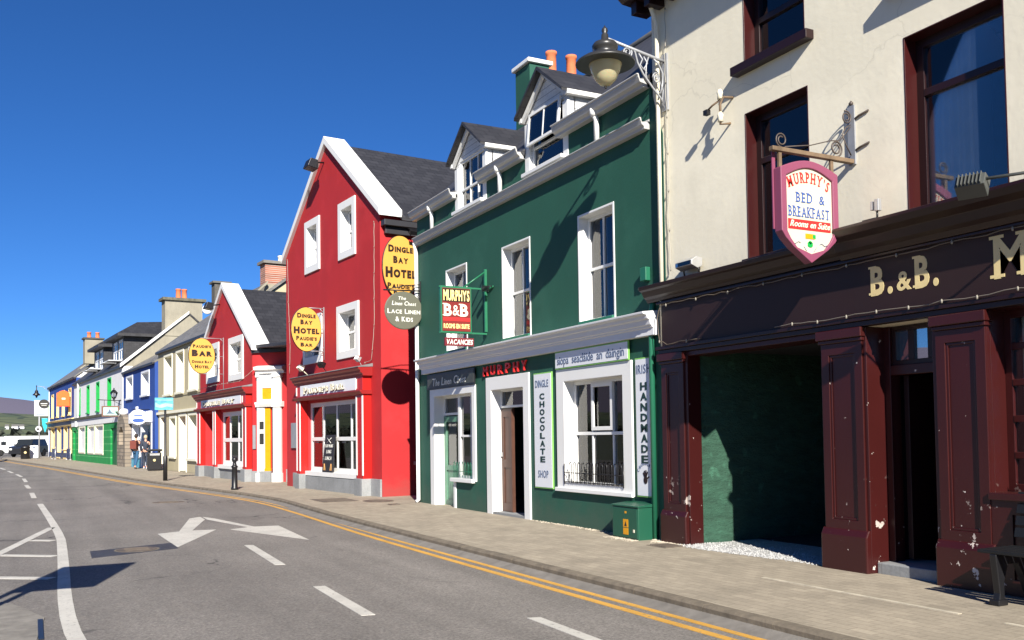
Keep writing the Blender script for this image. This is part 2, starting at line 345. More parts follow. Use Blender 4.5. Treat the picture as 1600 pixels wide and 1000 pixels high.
# ---------------------------------------------------------------- lettering (built-in font, filled glyph meshes)
_gl = {}
def glyph(ch, bold=0.0):
    k = (ch, bold)
    if k not in _gl:
        cu = bpy.data.curves.new('t', 'FONT'); cu.body = ch; cu.size = 1; cu.extrude = .5; cu.offset = bold; cu.resolution_u = 3
        ob = bpy.data.objects.new('t', cu); COL.objects.link(ob); bpy.context.view_layer.update()
        me = bpy.data.meshes.new_from_object(ob.evaluated_get(bpy.context.evaluated_depsgraph_get()))
        v = [tuple(x.co) for x in me.vertices]; f = [tuple(p.vertices) for p in me.polygons]
        bpy.data.objects.remove(ob); bpy.data.curves.remove(cu); bpy.data.meshes.remove(me)
        x0 = min((q[0] for q in v), default=0); x1 = max((q[0] for q in v), default=.25)
        _gl[k] = ([(a - x0, b, c) for a, b, c in v], f, x1 - x0)
    return _gl[k]
SERIF = {'M': ((.1, .9), (.1, .9)), 'U': ((), (.12, .88)), 'R': ((.14, .92), (.14,)), 'P': ((.14,), (.14,)), 'H': ((.1, .9), (.1, .9)), 'Y': ((.5,), (.08, .92)),
         'B': ((.13,), (.13,)), 'E': ((.13,), (.13,)), 'D': ((.13,), (.13,)), 'K': ((.12, .9), (.12, .9)), 'F': ((.14,), (.14,)), 'A': ((.1, .9), ()), 'T': ((.5,), ()),
         'L': ((.14,), (.14,)), 'I': ((.5,), (.5,)), 'N': ((.1,), (.1, .9)), 'S': ((), ()), 'C': ((), ()), 'G': ((), ())}
def text(mb, s, x0, x1, y0, h, to, th=.006, bold=0., serif=False, shear=0., gap=.12, caps=1.0, arc=None, slot=0, space=.35, vary=None):
    """lay s between x0 and x1 (text plane), cap height h, map with to(x, y, t)"""
    H = .73; adv = []; x = 0
    for i, ch in enumerate(s):
        big = (i == 0 or s[i - 1] == ' ')
        sc = 1.0 if (caps == 1 or big) else caps
        if ch == ' ': x += space; continue
        g = glyph(ch, bold); adv.append((ch, x, sc, g)); x += (g[2] + gap * (1.4 if serif else 1)) * sc
    if not adv: return
    W = x - gap; fx = (x1 - x0) / W; fy = h / H
    for ch, xx, sc, g in adv:
        cw = g[2] * sc
        def mp(a, b, c):
            X = (xx + a * sc) * fx + shear * b * sc * fy; Y = b * sc * fy
            if arc:
                xm = (xx + cw / 2) * fx; t = (xm / (x1 - x0)) * 2 - 1; ang = -arc[1] * t
                lx = X - xm; X, Y = xm + lx * math.cos(ang) - Y * math.sin(ang), Y * math.cos(ang) + lx * math.sin(ang) + arc[0] * (1 - t * t)
            return to(x0 + X, y0 + Y, c * th)
        mb.add([mp(*q) for q in g[0]], g[1], slot)
        if serif and ch in SERIF:
            sw = .15; sh = .055
            for lst, yy in ((SERIF[ch][0], 0), (SERIF[ch][1], H - sh)):
                for q in lst:
                    a0 = q * g[2] - sw; a1 = q * g[2] + sw
                    v = [mp(a, b, c) for c in (-.53, .53) for b in (yy, yy + sh) for a in (a0, a1)]
                    mb.add(v, [(0, 2, 3, 1), (4, 5, 7, 6), (0, 1, 5, 4), (2, 6, 7, 3), (0, 4, 6, 2), (1, 3, 7, 5)], slot)
def onwall(d): return lambda x, y, t: (-x, d + t, y)       # x runs to the viewer's right = -u
def facing(u): return lambda x, y, t: (u - t, -x, y)        # perpendicular sign facing the camera: right = -d
def wtext(mb, s, uL, uR, z, h, d, **k): text(mb, s, -uL, -uR, z, h, onwall(d), **k)
def ftext(mb, s, dL, dR, z, h, u, **k): text(mb, s, -dL, -dR, z, h, facing(u), **k)

def lines(t, m, parent, fn, *calls, name='lettering'):
    for c in calls:
        mb = M(); a = [x for x in c if not isinstance(x, dict)]; k = [x for x in c if isinstance(x, dict)]
        fn(mb, *a, **(k[0] if k else {})); t.p(name, mb, m, parent)

# ---------------------------------------------------------------- building elements
def bars(mb, u0, u1, z0, z1, d0, d1, fw, cols=(), rows=(), bw=None):
    bw = bw or fw * .6
    mb.wall(rect(u0, u1, z0, z1), [rect(u0 + fw, u1 - fw, z0 + fw, z1 - fw)], d0, d1)
    for c in cols:
        x = u0 + (u1 - u0) * c; mb.box(x - bw / 2, x + bw / 2, d0 + .006, d1 - .006, z0 + fw, z1 - fw)
    for r in rows:
        z = z0 + (z1 - z0) * r; mb.box(u0 + fw, u1 - fw, d0 + .003, d1 + .004, z - bw * .7, z + bw * .7)
def wavy(mb, u0, u1, z0, z1, d, amp=.02, per=.11):
    n = max(4, int((u1 - u0) / .03)); f = [(u0 + (u1 - u0) * i / n, d + amp * math.sin(i * .03 / per * 6.28 + .6 * math.sin(i * .7))) for i in range(n + 1)]
    poly = f + [(a, b - .012) for a, b in reversed(f)]
    mb.prism(poly, 'z', z0, z1)
def window(t, u0, u1, z0, z1, d=-.2, cols=(.5,), rows=(.5,), fw=.06, mat=None, curtain=None, sur=None, sill=None, curt=None, name='window', cmat=None, parent=None):
    mb = M(); bars(mb, u0, u1, z0, z1, d - .05, d + .01, fw, cols, rows)
    o = t.p(name, mb, mat or WHITE, parent, .004)
    sub = o if parent is None else parent
    t.p('pane', M().box(u0 + fw * .7, u1 - fw * .7, d - .028, d - .02, z0 + fw * .7, z1 - fw * .7), GLASS, sub)
    if curtain:
        for a, b in curtain:
            c = M(); wavy(c, u0 + (u1 - u0) * a, u0 + (u1 - u0) * b, z0 + .05, z1 - .05, d - .10); t.p('curtain', c, cmat or CURT, sub)
    if sur:
        sw, pr, sm = sur; mb = M().wall(rect(u0 - sw, u1 + sw, z0 - sw, z1 + sw), [rect(u0 + .001, u1 - .001, z0 + .001, z1 - .001)], d - .06, pr); t.p('surround', mb, sm, sub, .006)
    if sill:
        sw, pr, sh, sm = sill; t.p('sill', M().box(u0 - sw, u1 + sw, d - .02, pr, z0 - sh, z0 + .004), sm, sub, .006)
    return o
def cornice(mb, prof, u0, u1):
    """prof = [(d, z) ...] outline going from the wall out and back"""
    mb.prism(prof, 'u', u0, u1)
def roofslab(u0, u1, de, ze, dr, zr, th=.1):
    """one slope from eave line (de, ze) to ridge (dr, zr), running along u"""
    L = math.hypot(dr - de, zr - ze); nx, nz = (zr - ze) / L * th, -(dr - de) / L * th
    if nz > 0: nx, nz = -nx, -nz
    return M().prism([(de, ze), (dr, zr), (dr + nx, zr + nz), (de + nx, ze + nz)], 'u', u0, u1)
def pots(t, chim, lst, r=.13, h=.42, m=None):
    for u, d, z in lst:
        t.p('chimney_pot', M().lathe([(r * 1.05, z), (r * 1.05, z + .06), (r * .92, z + .09), (r * .86, z + h - .08), (r * 1.02, z + h - .06), (r, z + h), (r * .7, z + h), (r * .7, z + h - .15)], (u, d), 14), m or POT, chim)
def closed_body(t, u0, u1, zb, ze, d0, d1, mat, sides=True, name='side_wall', gz=None, df=None):
    """side and back walls of a house whose front wall is built apart; d1 < d0 (behind)"""
    mb = M(); th = .2
    for a in (u0, u1 - th):
        if gz and df is not None: mb.prism([(d0, zb), (d0, ze + .002), (df, ze + .002), ((df + d1) / 2, gz), (d1, ze), (d1, zb)], 'u', a, a + th)
        elif gz: mb.prism([(d0, zb), (d0, ze), ((d0 + d1) / 2, gz), (d1, ze), (d1, zb)], 'u', a, a + th)
        else: mb.box(a, a + th, d1, d0, zb, ze)
    mb.box(u0 + th, u1 - th, d1, d1 + th, zb, ze); t.p(name, mb, mat)
    t.p('room_lining', M().box(u0 + th + .02, u1 - th - .02, d1 + 1.0, d1 + 1.1, zb + .02, ze - .02).box(u0 + th + .02, u1 - th - .02, d1 + 1.1, d0 - .05, 2.72, 2.8), INTER)

# ================================================================ ground, road, pavement, hills
struct('ground', M().box(-2600, 2600, -400, 4200, -.6, -.13), plain('far_ground', (.09, .10, .06), .95, 0, .3))
struct('road', M().box(-14, 22, -30, 150, -.3, -.1), ASPH)
KL = [(5.0, -8), (5.0, 6), (5.0, 12), (5.04, 17), (5.12, 19.5), (5.24, 22), (5.12, 24), (4.85, 26.5), (4.3, 30.4), (3.62, 35.2), (2.95, 42), (2.2, 49.5), (1.2, 60), (-.75, 77), (-2.1, 90), (-2.7, 96), (-2.2, 99.5), (0, 102), (8, 106), (24, 112)]
def interp(P, step):
    out = []
    for (a, b), (c, e) in zip(P[:-1], P[1:]):
        L = math.hypot(c - a, e - b); n = max(1, int(round(L / step)))
        out += [(a + (c - a) * i / n, b + (e - b) * i / n) for i in range(n)]
    return out + [P[-1]]
def smooth(P, it=2):
    for _ in range(it):
        Q = [P[0]]
        for a, b in zip(P[:-1], P[1:]): Q += [(a[0] * .75 + b[0] * .25, a[1] * .75 + b[1] * .25), (a[0] * .25 + b[0] * .75, a[1] * .25 + b[1] * .75)]
        P = Q + [P[-1]]
    return P
def offs(P, w):
    out = []
    for i, p in enumerate(P):
        a = P[max(i - 1, 0)]; b = P[min(i + 1, len(P) - 1)]; L = math.hypot(b[0] - a[0], b[1] - a[1])
        out.append((p[0] + (b[1] - a[1]) / L * w, p[1] - (b[0] - a[0]) / L * w))
    return out
KS = smooth(KL)
struct('pavement', M().prism(offs(KS, .12) + [(60, 112), (60, -8)], 'z', -.3, 0), PAVER)
kp = interp(KS, .9); mb = M()
L0, L1 = offs(kp, 0), offs(kp, .118)
for i in range(len(kp) - 1):
    f = .003; j = random.uniform(-.004, .004)
    q = [L0[i], L0[i + 1], L1[i + 1], L1[i]]
    lerp = lambda a, b, t_: (a[0] + (b[0] - a[0]) * t_, a[1] + (b[1] - a[1]) * t_)
    g = f / max(.2, math.hypot(q[1][0] - q[0][0], q[1][1] - q[0][1]))
    ch = .018; inn = lambda a, b: lerp(a, b, ch / .118)
    A, B, C_, D_ = lerp(q[0], q[1], g), lerp(q[0], q[1], 1 - g), lerp(q[3], q[2], 1 - g), lerp(q[3], q[2], g)
    A2, B2 = inn(A, D_), inn(B, C_); zt = .002 + j * .6
    v = [(*A, -.2), (*B, -.2), (*C_, -.2), (*D_, -.2), (*A, zt - .02), (*B, zt - .02), (*A2, zt), (*B2, zt), (*C_, zt), (*D_, zt)]
    mb.add(v, [(0, 3, 2, 1), (0, 1, 5, 4), (4, 5, 7, 6), (6, 7, 8, 9), (1, 2, 8, 7, 5), (0, 4, 6, 9, 3), (2, 3, 9, 8)])
struct('kerb', mb, KERBM)
def strip(name, P, w, m, z=-.1, dash=None, jit=0.0):
    mb = M(); a, b = offs(P, -w / 2), offs(P, w / 2)
    for i in range(len(P) - 1):
        e = [random.uniform(-jit, jit) for _ in range(2)]
        mb.add([(*a[i], z - .02), (*a[i + 1], z - .02), (*b[i + 1], z - .02), (*b[i], z - .02), (*a[i], z + .004), (*a[i + 1], z + .004), (*b[i + 1], z + .004), (*b[i], z + .004)],
               [(4, 5, 6, 7), (0, 1, 5, 4), (3, 7, 6, 2)] + ([(0, 4, 7, 3)] if i == 0 else []) + ([(1, 2, 6, 5)] if i == len(P) - 2 else []))
    return struct(name, mb, m)
YK = smooth([(4.85, -8), (4.85, 6), (4.85, 12), (4.9, 15), (5.06, 19), (5.12, 22.5), (4.9, 25), (4.45, 28.8), (3.4, 35.2), (2.7, 42), (1.95, 49.5), (.95, 60), (-.95, 77), (-2.3, 90), (-2.9, 96)])
strip('yellow_line', offs(YK, -.03), .085, LINEY); strip('yellow_line', offs(YK, -.22), .085, LINEY)
mb = M(); ga, gb = offs(KS, .002), offs(KS, -.16)
for i in range(len(KS) - 8): mb.add([(*ga[i], -.055), (*ga[i + 1], -.055), (*gb[i + 1], -.0985), (*gb[i], -.0985), (*ga[i], -.2), (*ga[i + 1], -.2), (*gb[i + 1], -.2), (*gb[i], -.2)], [(0, 1, 2, 3), (2, 6, 7, 3), (0, 4, 5, 1), (4, 7, 6, 5)])
struct('gutter_strip', mb, plain('gutter_concrete', (.19, .175, .155), .9, 0, .25, .4))
for a, b, x in ((4.9, 7.1, 6.42), (2.0, 4.5, 6.40)): struct('paving_strip', M().box(x, x + .05, a, b, -.03, .004), plain('pale_stone_strip', (.50, .45, .35), .9, 0, .3))
def poly_mark(name, P): return struct(name, M().prism(P, 'z', -.12, -.096), LINEW)
for P in ([(3.72, 6.98), (3.83, 6.94), (3.78, 5.05), (3.67, 5.05)], [(2.6, 9.6), (2.72, 9.58), (2.66, 7.8), (2.54, 7.82)], [(2.74, 13.86), (2.86, 13.8), (2.76, 11.46), (2.64, 11.5)]): poly_mark('lane_dash', P)
poly_mark('lane_arrow', [(1.84, 16.35), (2.17, 16.52), (2.25, 17.4), (2.72, 19.1), (2.84, 19.33), (3.0, 19.36), (3.1, 19.0), (3.38, 16.95), (3.0, 16.4), (3.45, 16.62), (3.86, 16.6), (3.75, 14.08), (3.42, 15.9), (3.26, 16.25), (3.3, 16.6), (3.2, 16.7), (3.0, 18.3), (2.93, 18.95), (2.85, 18.8), (2.42, 17.1), (2.38, 16.55), (2.78, 16.5), (1.87, 14.15)][::1]) if False else None
poly_mark('lane_arrow', [(1.84, 16.35), (2.2, 16.55), (2.74, 19.15), (2.98, 19.4), (2.96, 18.7), (2.42, 16.6), (2.8, 16.52), (1.86, 14.15)])
poly_mark('lane_arrow', [(3.02, 16.4), (3.36, 16.62), (3.0, 18.72), (3.02, 19.36), (3.15, 18.9), (3.47, 16.66), (3.88, 16.6), (3.74, 14.05)])
WL = smooth([(.34, 4), (.34, 7.5), (.28, 8.7), (.29, 10.5), (.34, 12.5), (.39, 15.2), (.41, 16.7), (.34, 20.1), (.17, 26)], 1)
strip('edge_line', WL, .13, LINEW)
for a, b in (((.04, 28.9), (-.02, 31.8)), ((-.1, 35), (-.2, 37.6)), ((-.22, 40.6), (-.33, 44.2)), ((-.44, 46.8), (-.68, 50.6)), ((-.9, 53), (-1.16, 56.7)), ((-1.4, 60), (-1.75, 64))): strip('centre_dash', [a, b], .13, LINEW)
strip('hatch_line', [(.31, 18.7), (-.4, 14.85), (-.95, 11.9)], .13, LINEW)
for a, b in (((.3, 16.25), (.0, 16.5)), ((.28, 14.05), (-.39, 14.6)), ((.2, 11.8), (-.75, 12.5))): strip('hatch_line', [a, b], .16, LINEW)
struct('pavement_corner', M().prism([(-.33, 10.5), (-.1, 9.95), (.1, 9.2), (.02, 8.0), (-.05, 6), (-9, 6), (-9, 11.5)], 'z', -.13, -.094), CONC)
struct('dark_ground_strip', M().box(.045, .085, 8.2, 9.12, -.12, -.091), BLACK)  # thin dark strip beside the pavement corner
struct('tar_patch', M().prism([(.72, 14.35), (.70, 13.5), (1.85, 14.02), (1.95, 14.85), (1.3, 14.6)], 'z', -.12, -.0965), plain('fresh_tar', (.045, .045, .052), .6, 0, .3, .5))
def hills(name, r0, r1, r2, hf, a0, a1, m, seed, rough=.12, na=120, nr=12):
    random.seed(seed); mb = M(); ph = [random.uniform(0, 6.28) for _ in range(6)]
    for i in range(na + 1):
        a = R_(a0 + (a1 - a0) * i / na); h = hf(a0 + (a1 - a0) * i / na)
        for j in range(nr + 1):
            t_ = j / nr; r = r0 + (r1 - r0) * t_ / .7 if t_ < .7 else r1 + (r2 - r1) * (t_ - .7) / .3
            k = math.sin(min(t_ / .7, 1) * 1.5708) ** 1.2 if t_ < .7 else 1 - ((t_ - .7) / .3) ** 2
            nz = sum(math.sin(a * f + ph[q] + t_ * (2 + q)) / (1 + q) for q, f in enumerate((23, 41, 67, 113))) * rough * k
            mb.v.append((-r * math.sin(a), r * math.cos(a), -.4 + max(0, h * (k + nz * .25))))
    for i in range(na):
        for j in range(nr):
            q = i * (nr + 1) + j; mb.f.append((q, q + 1, q + nr + 2, q + nr + 1)); mb.k.append(0); mb.sm.append(True)
    return struct(name, mb, m)
def fields():
    g = NG('hill_fields'); g.rough(.95)
    v = g.n('TexVoronoi'); v.inputs['Scale'].default_value = .02; g.l(g.tc.outputs['Object'], v.inputs['Vector'])
    e = g.n('TexVoronoi'); e.feature = 'DISTANCE_TO_EDGE'; e.inputs['Scale'].default_value = .02; g.l(g.tc.outputs['Object'], e.inputs['Vector'])
    r = g.ramp(v.outputs['Color'], .2, .8, (.058, .085, .04), (.12, .135, .062))
    k = g.mix(g.ramp(e.outputs[0], .03, .06, (1, 1, 1), (0, 0, 0)), r, (.03, .045, .025)); g.col(g.mix(1, k, g.ramp(g.noise(.05, 6), .3, .7, (.75,) * 3, (1.2,) * 3), 'MULTIPLY')); return g.m
hills('mountain', 2000, 3000, 3900, lambda a: 118 + 4 * max(-1.5, a) + 4 * math.sin(a * .9) - .6 * max(0, a - 8) ** 1.3, -14, 110, plain('hazy_mountain', (.125, .112, .160), .95, 0, .25), 3, .1)  # mountain's purple-grey has the distant haze put into its colour
hills('hill', 760, 1240, 1800, lambda a: 34 + 2.4 * math.sin(a * .5) - .08 * max(0, a), -16, 112, fields(), 5, .1)
random.seed(11); mb = M()
for i in range(900):
    a = R_(random.uniform(-10, 40)); r = random.uniform(690, 750); h = random.uniform(3, 9.5); x, y = -r * math.sin(a), r * math.cos(a)
    for q in range(3):
        cx, cyy, cz = x + random.uniform(-6, 6), y + random.uniform(-6, 6), random.uniform(.8, h); s_ = random.uniform(2.0, 4.0)
        pts = [(cx + s_ * random.uniform(-1, 1), cyy + s_ * random.uniform(-1, 1), max(0, cz + s_ * random.uniform(-.9, .9))) for _ in range(6)]
        mb.add(pts, [(0, 1, 2), (2, 3, 4), (4, 5, 0), (1, 3, 5)])
o = mb.build('far_wood', plain('dark_foliage', (.045, .052, .035), .95, 0, .5), rec=False); o['kind'] = 'stuff'
for i, (px, R, w_) in enumerate(((-13.6, 900, 5), (-9.0, 905, 5), (-19.5, 898, 3))):
    lab = ['long white farmhouse on the green hillside beyond the street end', 'white farmhouse nearest the blue house on the distant green hillside', 'small white cottage leftmost on the distant green hillside'][i]
    zb = 12.6
    t = T('farmhouse', lab, 'farmhouse', FW, (px, R, zb - 4), 'white houses on the far hillside')
    t.p('wall', M().box(px - w_ / 2, px + w_ / 2, R, R + 6, zb - 4, zb + 2.2), PALE)
    t.p('roof', M().prism([(R - .3, zb + 2.2), (R + 3, zb + 4), (R + 6.3, zb + 2.2)], 'u', px - w_ / 2, px + w_ / 2), SLATEG)
    t.p('window', M().box(px - 1.5, px - .5, R - .05, R + .05, zb, zb + 1), DARK)
def cover(X, Y, sx, sy, z, label, rot=0, rnd=False):
    t = T('manhole_cover', label, 'manhole cover', FW, (X, Y, z), 'iron covers set in the ground', R_(rot))
    m_ = M(); f_ = M()
    if rnd:
        f_.prism([(X + sx * 1.12 * math.cos(k / 16 * math.pi), Y + sy * 1.12 * math.sin(k / 16 * math.pi)) for k in range(32)], 'z', z - .05, z + .004)
        m_.prism([(X + sx * math.cos(k / 16 * math.pi), Y + sy * math.sin(k / 16 * math.pi)) for k in range(32)], 'z', z - .05, z + .009)
        for k in range(-3, 4): m_.box(X - sx * .6, X + sx * .6, Y + k * sy * .22 - .012, Y + k * sy * .22 + .012, z, z + .013)
    else:
        f_.box(X - sx, X + sx, Y - sy, Y + sy, z - .05, z + .004)
        m_.box(X - sx + .05, X + sx - .05, Y - sy + .05, Y + sy - .05, z - .05, z + .009)
        for k in range(-4, 5): m_.box(X - sx * .8, X + sx * .8, Y + k * sy * .19 - .012, Y + k * sy * .19 + .012, z, z + .014)
    t.p('cover_frame', f_, KERBM); t.p('lid', m_, plain('cast_iron_lid', (.13, .105, .085), .7, .2, .3, .3))
cover(6.2, 21.0, .42, .62, 0, 'rectangular rusty iron cover in the pavement before the tall red building')
cover(6.95, 20.1, .3, .42, 0, 'long oval iron cover in the pavement before the dark alley', 0, True)
cover(6.85, 18.8, .12, .14, 0, 'tiny square stopcock cover in the pavement near the linen shop door')
cover(7.22, 9.72, .17, .2, 0, 'small brown iron cover at the foot of the left maroon pilaster')
cover(1.32, 14.2, .27, .3, -.1, 'round iron cover in the dark tar patch on the road', 0, True)
cover(3.0, 24.5, .35, .3, -.1, 'round iron cover in the road beyond the white arrows', 0, True)

# ================================================================ cream pub on the right
pub = T('pub_building', 'cream rendered pub with maroon shopfront and open dark passage beside the green shop', 'pub', FA, (5, 0, 0))
holes = [rect(7.46, 8.45, 3.48, 5.24), rect(7.48, 8.44, 5.83, 7.12), rect(5.14, 6.17, 3.48, 5.27), rect(5.14, 6.17, 5.83, 7.12), rect(2.6, 3.6, 3.48, 5.27), rect(2.6, 3.6, 5.83, 7.12), rect(3.55, 5.36, .88, 2.5)]
pub.p('wall', M().wall(outline(-3, 10.29, -.05, 7.5, [(7.28, 9.64, 2.5), (5.87, 6.74, 2.5)]), holes, -.35, 0), CREAM)
closed_body(pub, -3, 10.29, -.05, 7.5, -.35, -8, CREAM, gz=10.6, df=-.02)
for h, rw in ((holes[0], (.68,)), (holes[1], (.42,)), (holes[2], (.70,)), (holes[3], (.45,)), (holes[4], (.7,)), (holes[5], (.45,))):
    u0, z0, u1, z1 = h[0][0], h[0][1], h[2][0], h[2][1]
    window(pub, u0, u1, z0, z1, -.17, (), rw, .085, MAROOND, [(.45, 1.0)] if z0 < 5 else [(.5, 1)], (.015, .004, MAROON), (.14 if z0 > 5 else .0, .115, .10, MAROOND))
window(pub, 3.55, 5.36, .88, 2.5, -.20, (.34, .67), (.2, .4, .6, .8), .07, MAROON, [(.0, .95)], (.004, .003, MAROON), (.0, .1, .06, MAROON), name='shop_window')
mb = M()
cornice(mb, [(0, 3.22), (.10, 3.22), (.12, 3.26), (.16, 3.29), (.2, 3.36), (.24, 3.38), (.25, 3.43), (0, 3.48)], 6.92, 10.38)
cornice(mb, [(0, 3.2), (.14, 3.2), (.17, 3.25), (.22, 3.28), (.25, 3.36), (.34, 3.4), (.37, 3.46), (.36, 3.49), (0, 3.54)], -3, 6.915)
pub.p('shop_cornice', mb, MAROOND, None, .006)
pub.p('fascia', M().box(-3, 10.13, 0.001, .085, 2.6, 3.218), FASCIA, None, .004)
mb = M(); mb.box(-3, 10.18, .001, .13, 2.555, 2.6).box(-3, 10.15, .001, .10, 2.5, 2.555).box(-3, 10.16, .087, .12, 3.17, 3.2)
pub.p('frieze_moulding', mb, MAROOND, None, .006)
for u0, u1 in ((9.66, 10.13), (6.74, 7.28), (5.36, 5.87), (2.9, 3.4)):
    a = M().box(u0, u1, .001, .05, .42, 2.5)
    a.wall(rect(u0, u1, .42, 2.36), [rect(u0 + .10, u1 - .10, .52, 2.24)], .05, .075)
    a.wall(rect(u0 + .10, u1 - .10, .52, 2.24), [rect(u0 + .125, u1 - .125, .545, 2.215)], .05, .063)
    o = pub.p('pilaster', a, MAROON, None, .004)
    pub.p('pilaster_base', M().prism([(.001, -.05), (.115, -.05), (.115, .36), (.08, .43), (.001, .43)], 'u', u0 - .035, u1 + .035), MAROON, o, .015)
    pub.p('capital', M().box(u0 - .02, u1 + .02, .001, .10, 2.36, 2.40).box(u0 - .035, u1 + .035, .001, .125, 2.40, 2.498), MAROON, o, .008)
pub.p('stall_riser', M().box(3.4, 5.36, .001, .045, -.05, .81).wall(rect(3.4, 5.36, 0, .82), [rect(3.6, 5.16, .14, .70)], .045, .065), MAROON, None, .004)
mb = M().box(9.60, 9.665, -.16, .05, -.05, 2.498).box(7.275, 7.31, -.3, .05, -.05, 2.498).box(7.31, 9.60, -.34, .05, 2.44, 2.498)
pub.p('passage_frame', mb, MAROON, None, .004)
mb = M().box(9.632, 9.9, -7, -.16, -.05, 2.6)
pub.p('passage_wall', mb, PASSG, label='green painted rough stone wall inside the passage')
pub.p('passage_wall', M().box(7.0, 7.27, -7, -.352, -.05, 2.6).box(7.27, 9.63, -7.2, -7, -.05, 2.6), DARK)  # right and back walls near-black: the passage's shade put into their colour
pub.p('passage_floor', M().box(7.28, 9.62, -7, -1.1, -.03, .012), DARK)  # dark sheet over the inner chippings, deep shade put into its colour
pub.p('passage_ceiling', M().box(7.0, 9.9, -7, -.352, 2.502, 2.62), DARK)  # ceiling near-black too, keeping bounced light out of the passage's shade
mb = M(); bars(mb, 5.93, 6.62, 2.1, 2.498, -.3, -.23, .05, (.34, .67), (), .07); o = pub.p('transom_window', mb, MAROOND, None, .004)
pub.p('pane', M().box(5.95, 6.6, -.27, -.262, 2.12, 2.48), glass('transom_glass', (.5, .6, .7), .45), o)
mb = M().box(6.70, 6.742, -.34, .052, -.05, 2.498).box(6.62, 6.70, -.34, -.2, .0, 2.498).box(5.868, 5.93, -.34, .04, 0, 2.498).box(5.93, 6.62, -.33, -.2, 2.0, 2.1)
pub.p('door_frame', mb, MAROON, None, .006)
mb = M().box(6.52, 6.58, -1.05, -.34, .14, 2.0); o = pub.p('door', mb, MAROOND, None, .004)
pub.p('handle', M().lathe([(0, 1.02), (.025, 1.03), (.03, 1.05), (.025, 1.07), (0, 1.08)], (6.5, -.95), 10), GOLD, o)
pub.p('doorstep', M().box(5.93, 6.70, -.6, -.02, -.05, .11), LIME, None, .012)
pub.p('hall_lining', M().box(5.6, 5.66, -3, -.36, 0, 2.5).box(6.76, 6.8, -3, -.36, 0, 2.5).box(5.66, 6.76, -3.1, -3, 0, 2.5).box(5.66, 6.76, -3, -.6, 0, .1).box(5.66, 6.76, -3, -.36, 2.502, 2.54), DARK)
mb = M(); cornice(mb, [(0, 7.30), (.08, 7.30), (.1, 7.36), (.34, 7.38), (.42, 7.44), (.44, 7.54), (0, 7.56)], -3, 10.5)
for k in range(44): mb.box(10.4 - k * .3, 10.28 - k * .3, .001, .26, 7.2, 7.37)
pub.p('eaves_cornice', mb, MAROOND, None, .006)
pub.p('roof', roofslab(-3, 10.4, .35, 7.57, -4.2, 10.75), SLATEG); pub.p('roof', roofslab(-3, 10.4, -8.3, 7.57, -4.2, 10.75), SLATEG)
pub.p('drainpipe', M().tube([(10.1, .06, 2.6), (10.1, .06, 7.0), (10.1, .14, 7.2), (10.1, .2, 7.34)], .03, 10), CREAM)
for ch_, a, b, z, h, bo, sf in (('B.', 6.585, 6.31, 2.80, .285, .035, True), ('&', 6.27, 6.10, 2.80, .19, .02, False), ('B.', 6.06, 5.79, 2.80, .30, .035, True)):
    mb = M(); wtext(mb, ch_, a, b, z, h, .086, bold=bo, serif=sf, gap=.10); pub.p('lettering', mb, GOLD)
mb = M(); wtext(mb, 'MURPHY', 5.24, 3.15, 2.76, .37, .086, bold=.02, serif=True); pub.p('lettering', mb, GOLD, label='large gold letters reading Murphy')
pub.p('window_sticker', M().box(5.0, 5.1, -.09, -.085, .98, 1.08), SIGNW)
# loose old fittings
t = T('wall_insulator', 'rusty old cable insulator bracket on the cream wall left of the upper window', 'insulator', FA, (8.75, 0, 5.35))
t.p('bracket', M().tube([(8.66, 0, 5.52), (8.7, .12, 5.52), (8.75, .13, 5.45), (8.75, .13, 5.2), (8.72, .0, 5.22)], .016, 8).tube([(8.75, .13, 5.5), (8.86, .16, 5.46), (8.95, .17, 5.42)], .012, 8), RUST)
for z in (5.56, 5.28): t.p('porcelain_cup', M().lathe([(0, z - .05), (.035, z - .05), (.03, z), (.04, z + .03), (.02, z + .07), (0, z + .07)], (8.75, .13), 12), CREAMS)
t.p('cable_clip', M().box(8.92, 8.99, .14, .2, 5.37, 5.43), BLACK)

# ================================================================ dark green shop house
gh = T('shop_house', 'dark green rendered house with two white dormers and chocolate shop below', 'house', FA, (14.8, 0, 0))
D1, D2 = 16.28, 13.28
o_ = [(10.33, -.05), (14.18, -.05), (14.18, 2.28), (15.44, 2.28), (15.44, -.05), (17.2, -.05), (17.2, .6), (16.3, .6), (16.3, 2.28), (18.2, 2.28), (18.2, -.05), (19.12, -.05), (19.12, 6.3),
      (D1 + .7, 6.3), (D1 + .7, 5.86), (D1 - .7, 5.86), (D1 - .7, 6.3), (D2 + .7, 6.3), (D2 + .7, 5.86), (D2 - .7, 5.86), (D2 - .7, 6.3), (10.33, 6.3)]
gw = [rect(16.53, 17.5, 3.18, 4.82), rect(13.92, 14.93, 3.18, 4.82), rect(11.33, 12.28, 3.18, 4.82), rect(11.13, 12.79, .62, 2.29)]
gh.p('wall', M().wall(o_, gw, -.25, 0), GREEN)
gh.p('painted_return', M().prism([(10.08, -.05), (10.345, -.05), (10.345, 6.0), (10.30, 6.12), (10.2, 5.78), (10.13, 5.62), (10.08, 5.5)], 'd', -.05, .007), GREEN)
closed_body(gh, 10.33, 19.12, -.05, 6.3, -.25, -6.4, GREEN, gz=9.22, df=-.02)
for h in gw[:3]:
    window(gh, h[0][0], h[1][0], h[0][1], h[2][1], -.17, (.55,), (.5,), .055, WHITE, [(.55, 1.0)], (.035, .012, WHITE), (.0, .05, .05, GREENG))
roof = gh.p('roof', roofslab(10.34, 19.15, -.32, 6.70, -3.32, 9.34, .08), SLATEX)
for a, b in ((10.34, D2 - .7), (D2 + .7, D1 - .7), (D1 + .7, 19.15)): gh.p('roof_eaves', roofslab(a, b, .10, 6.33, -.32, 6.70, .08), SLATEX, roof)
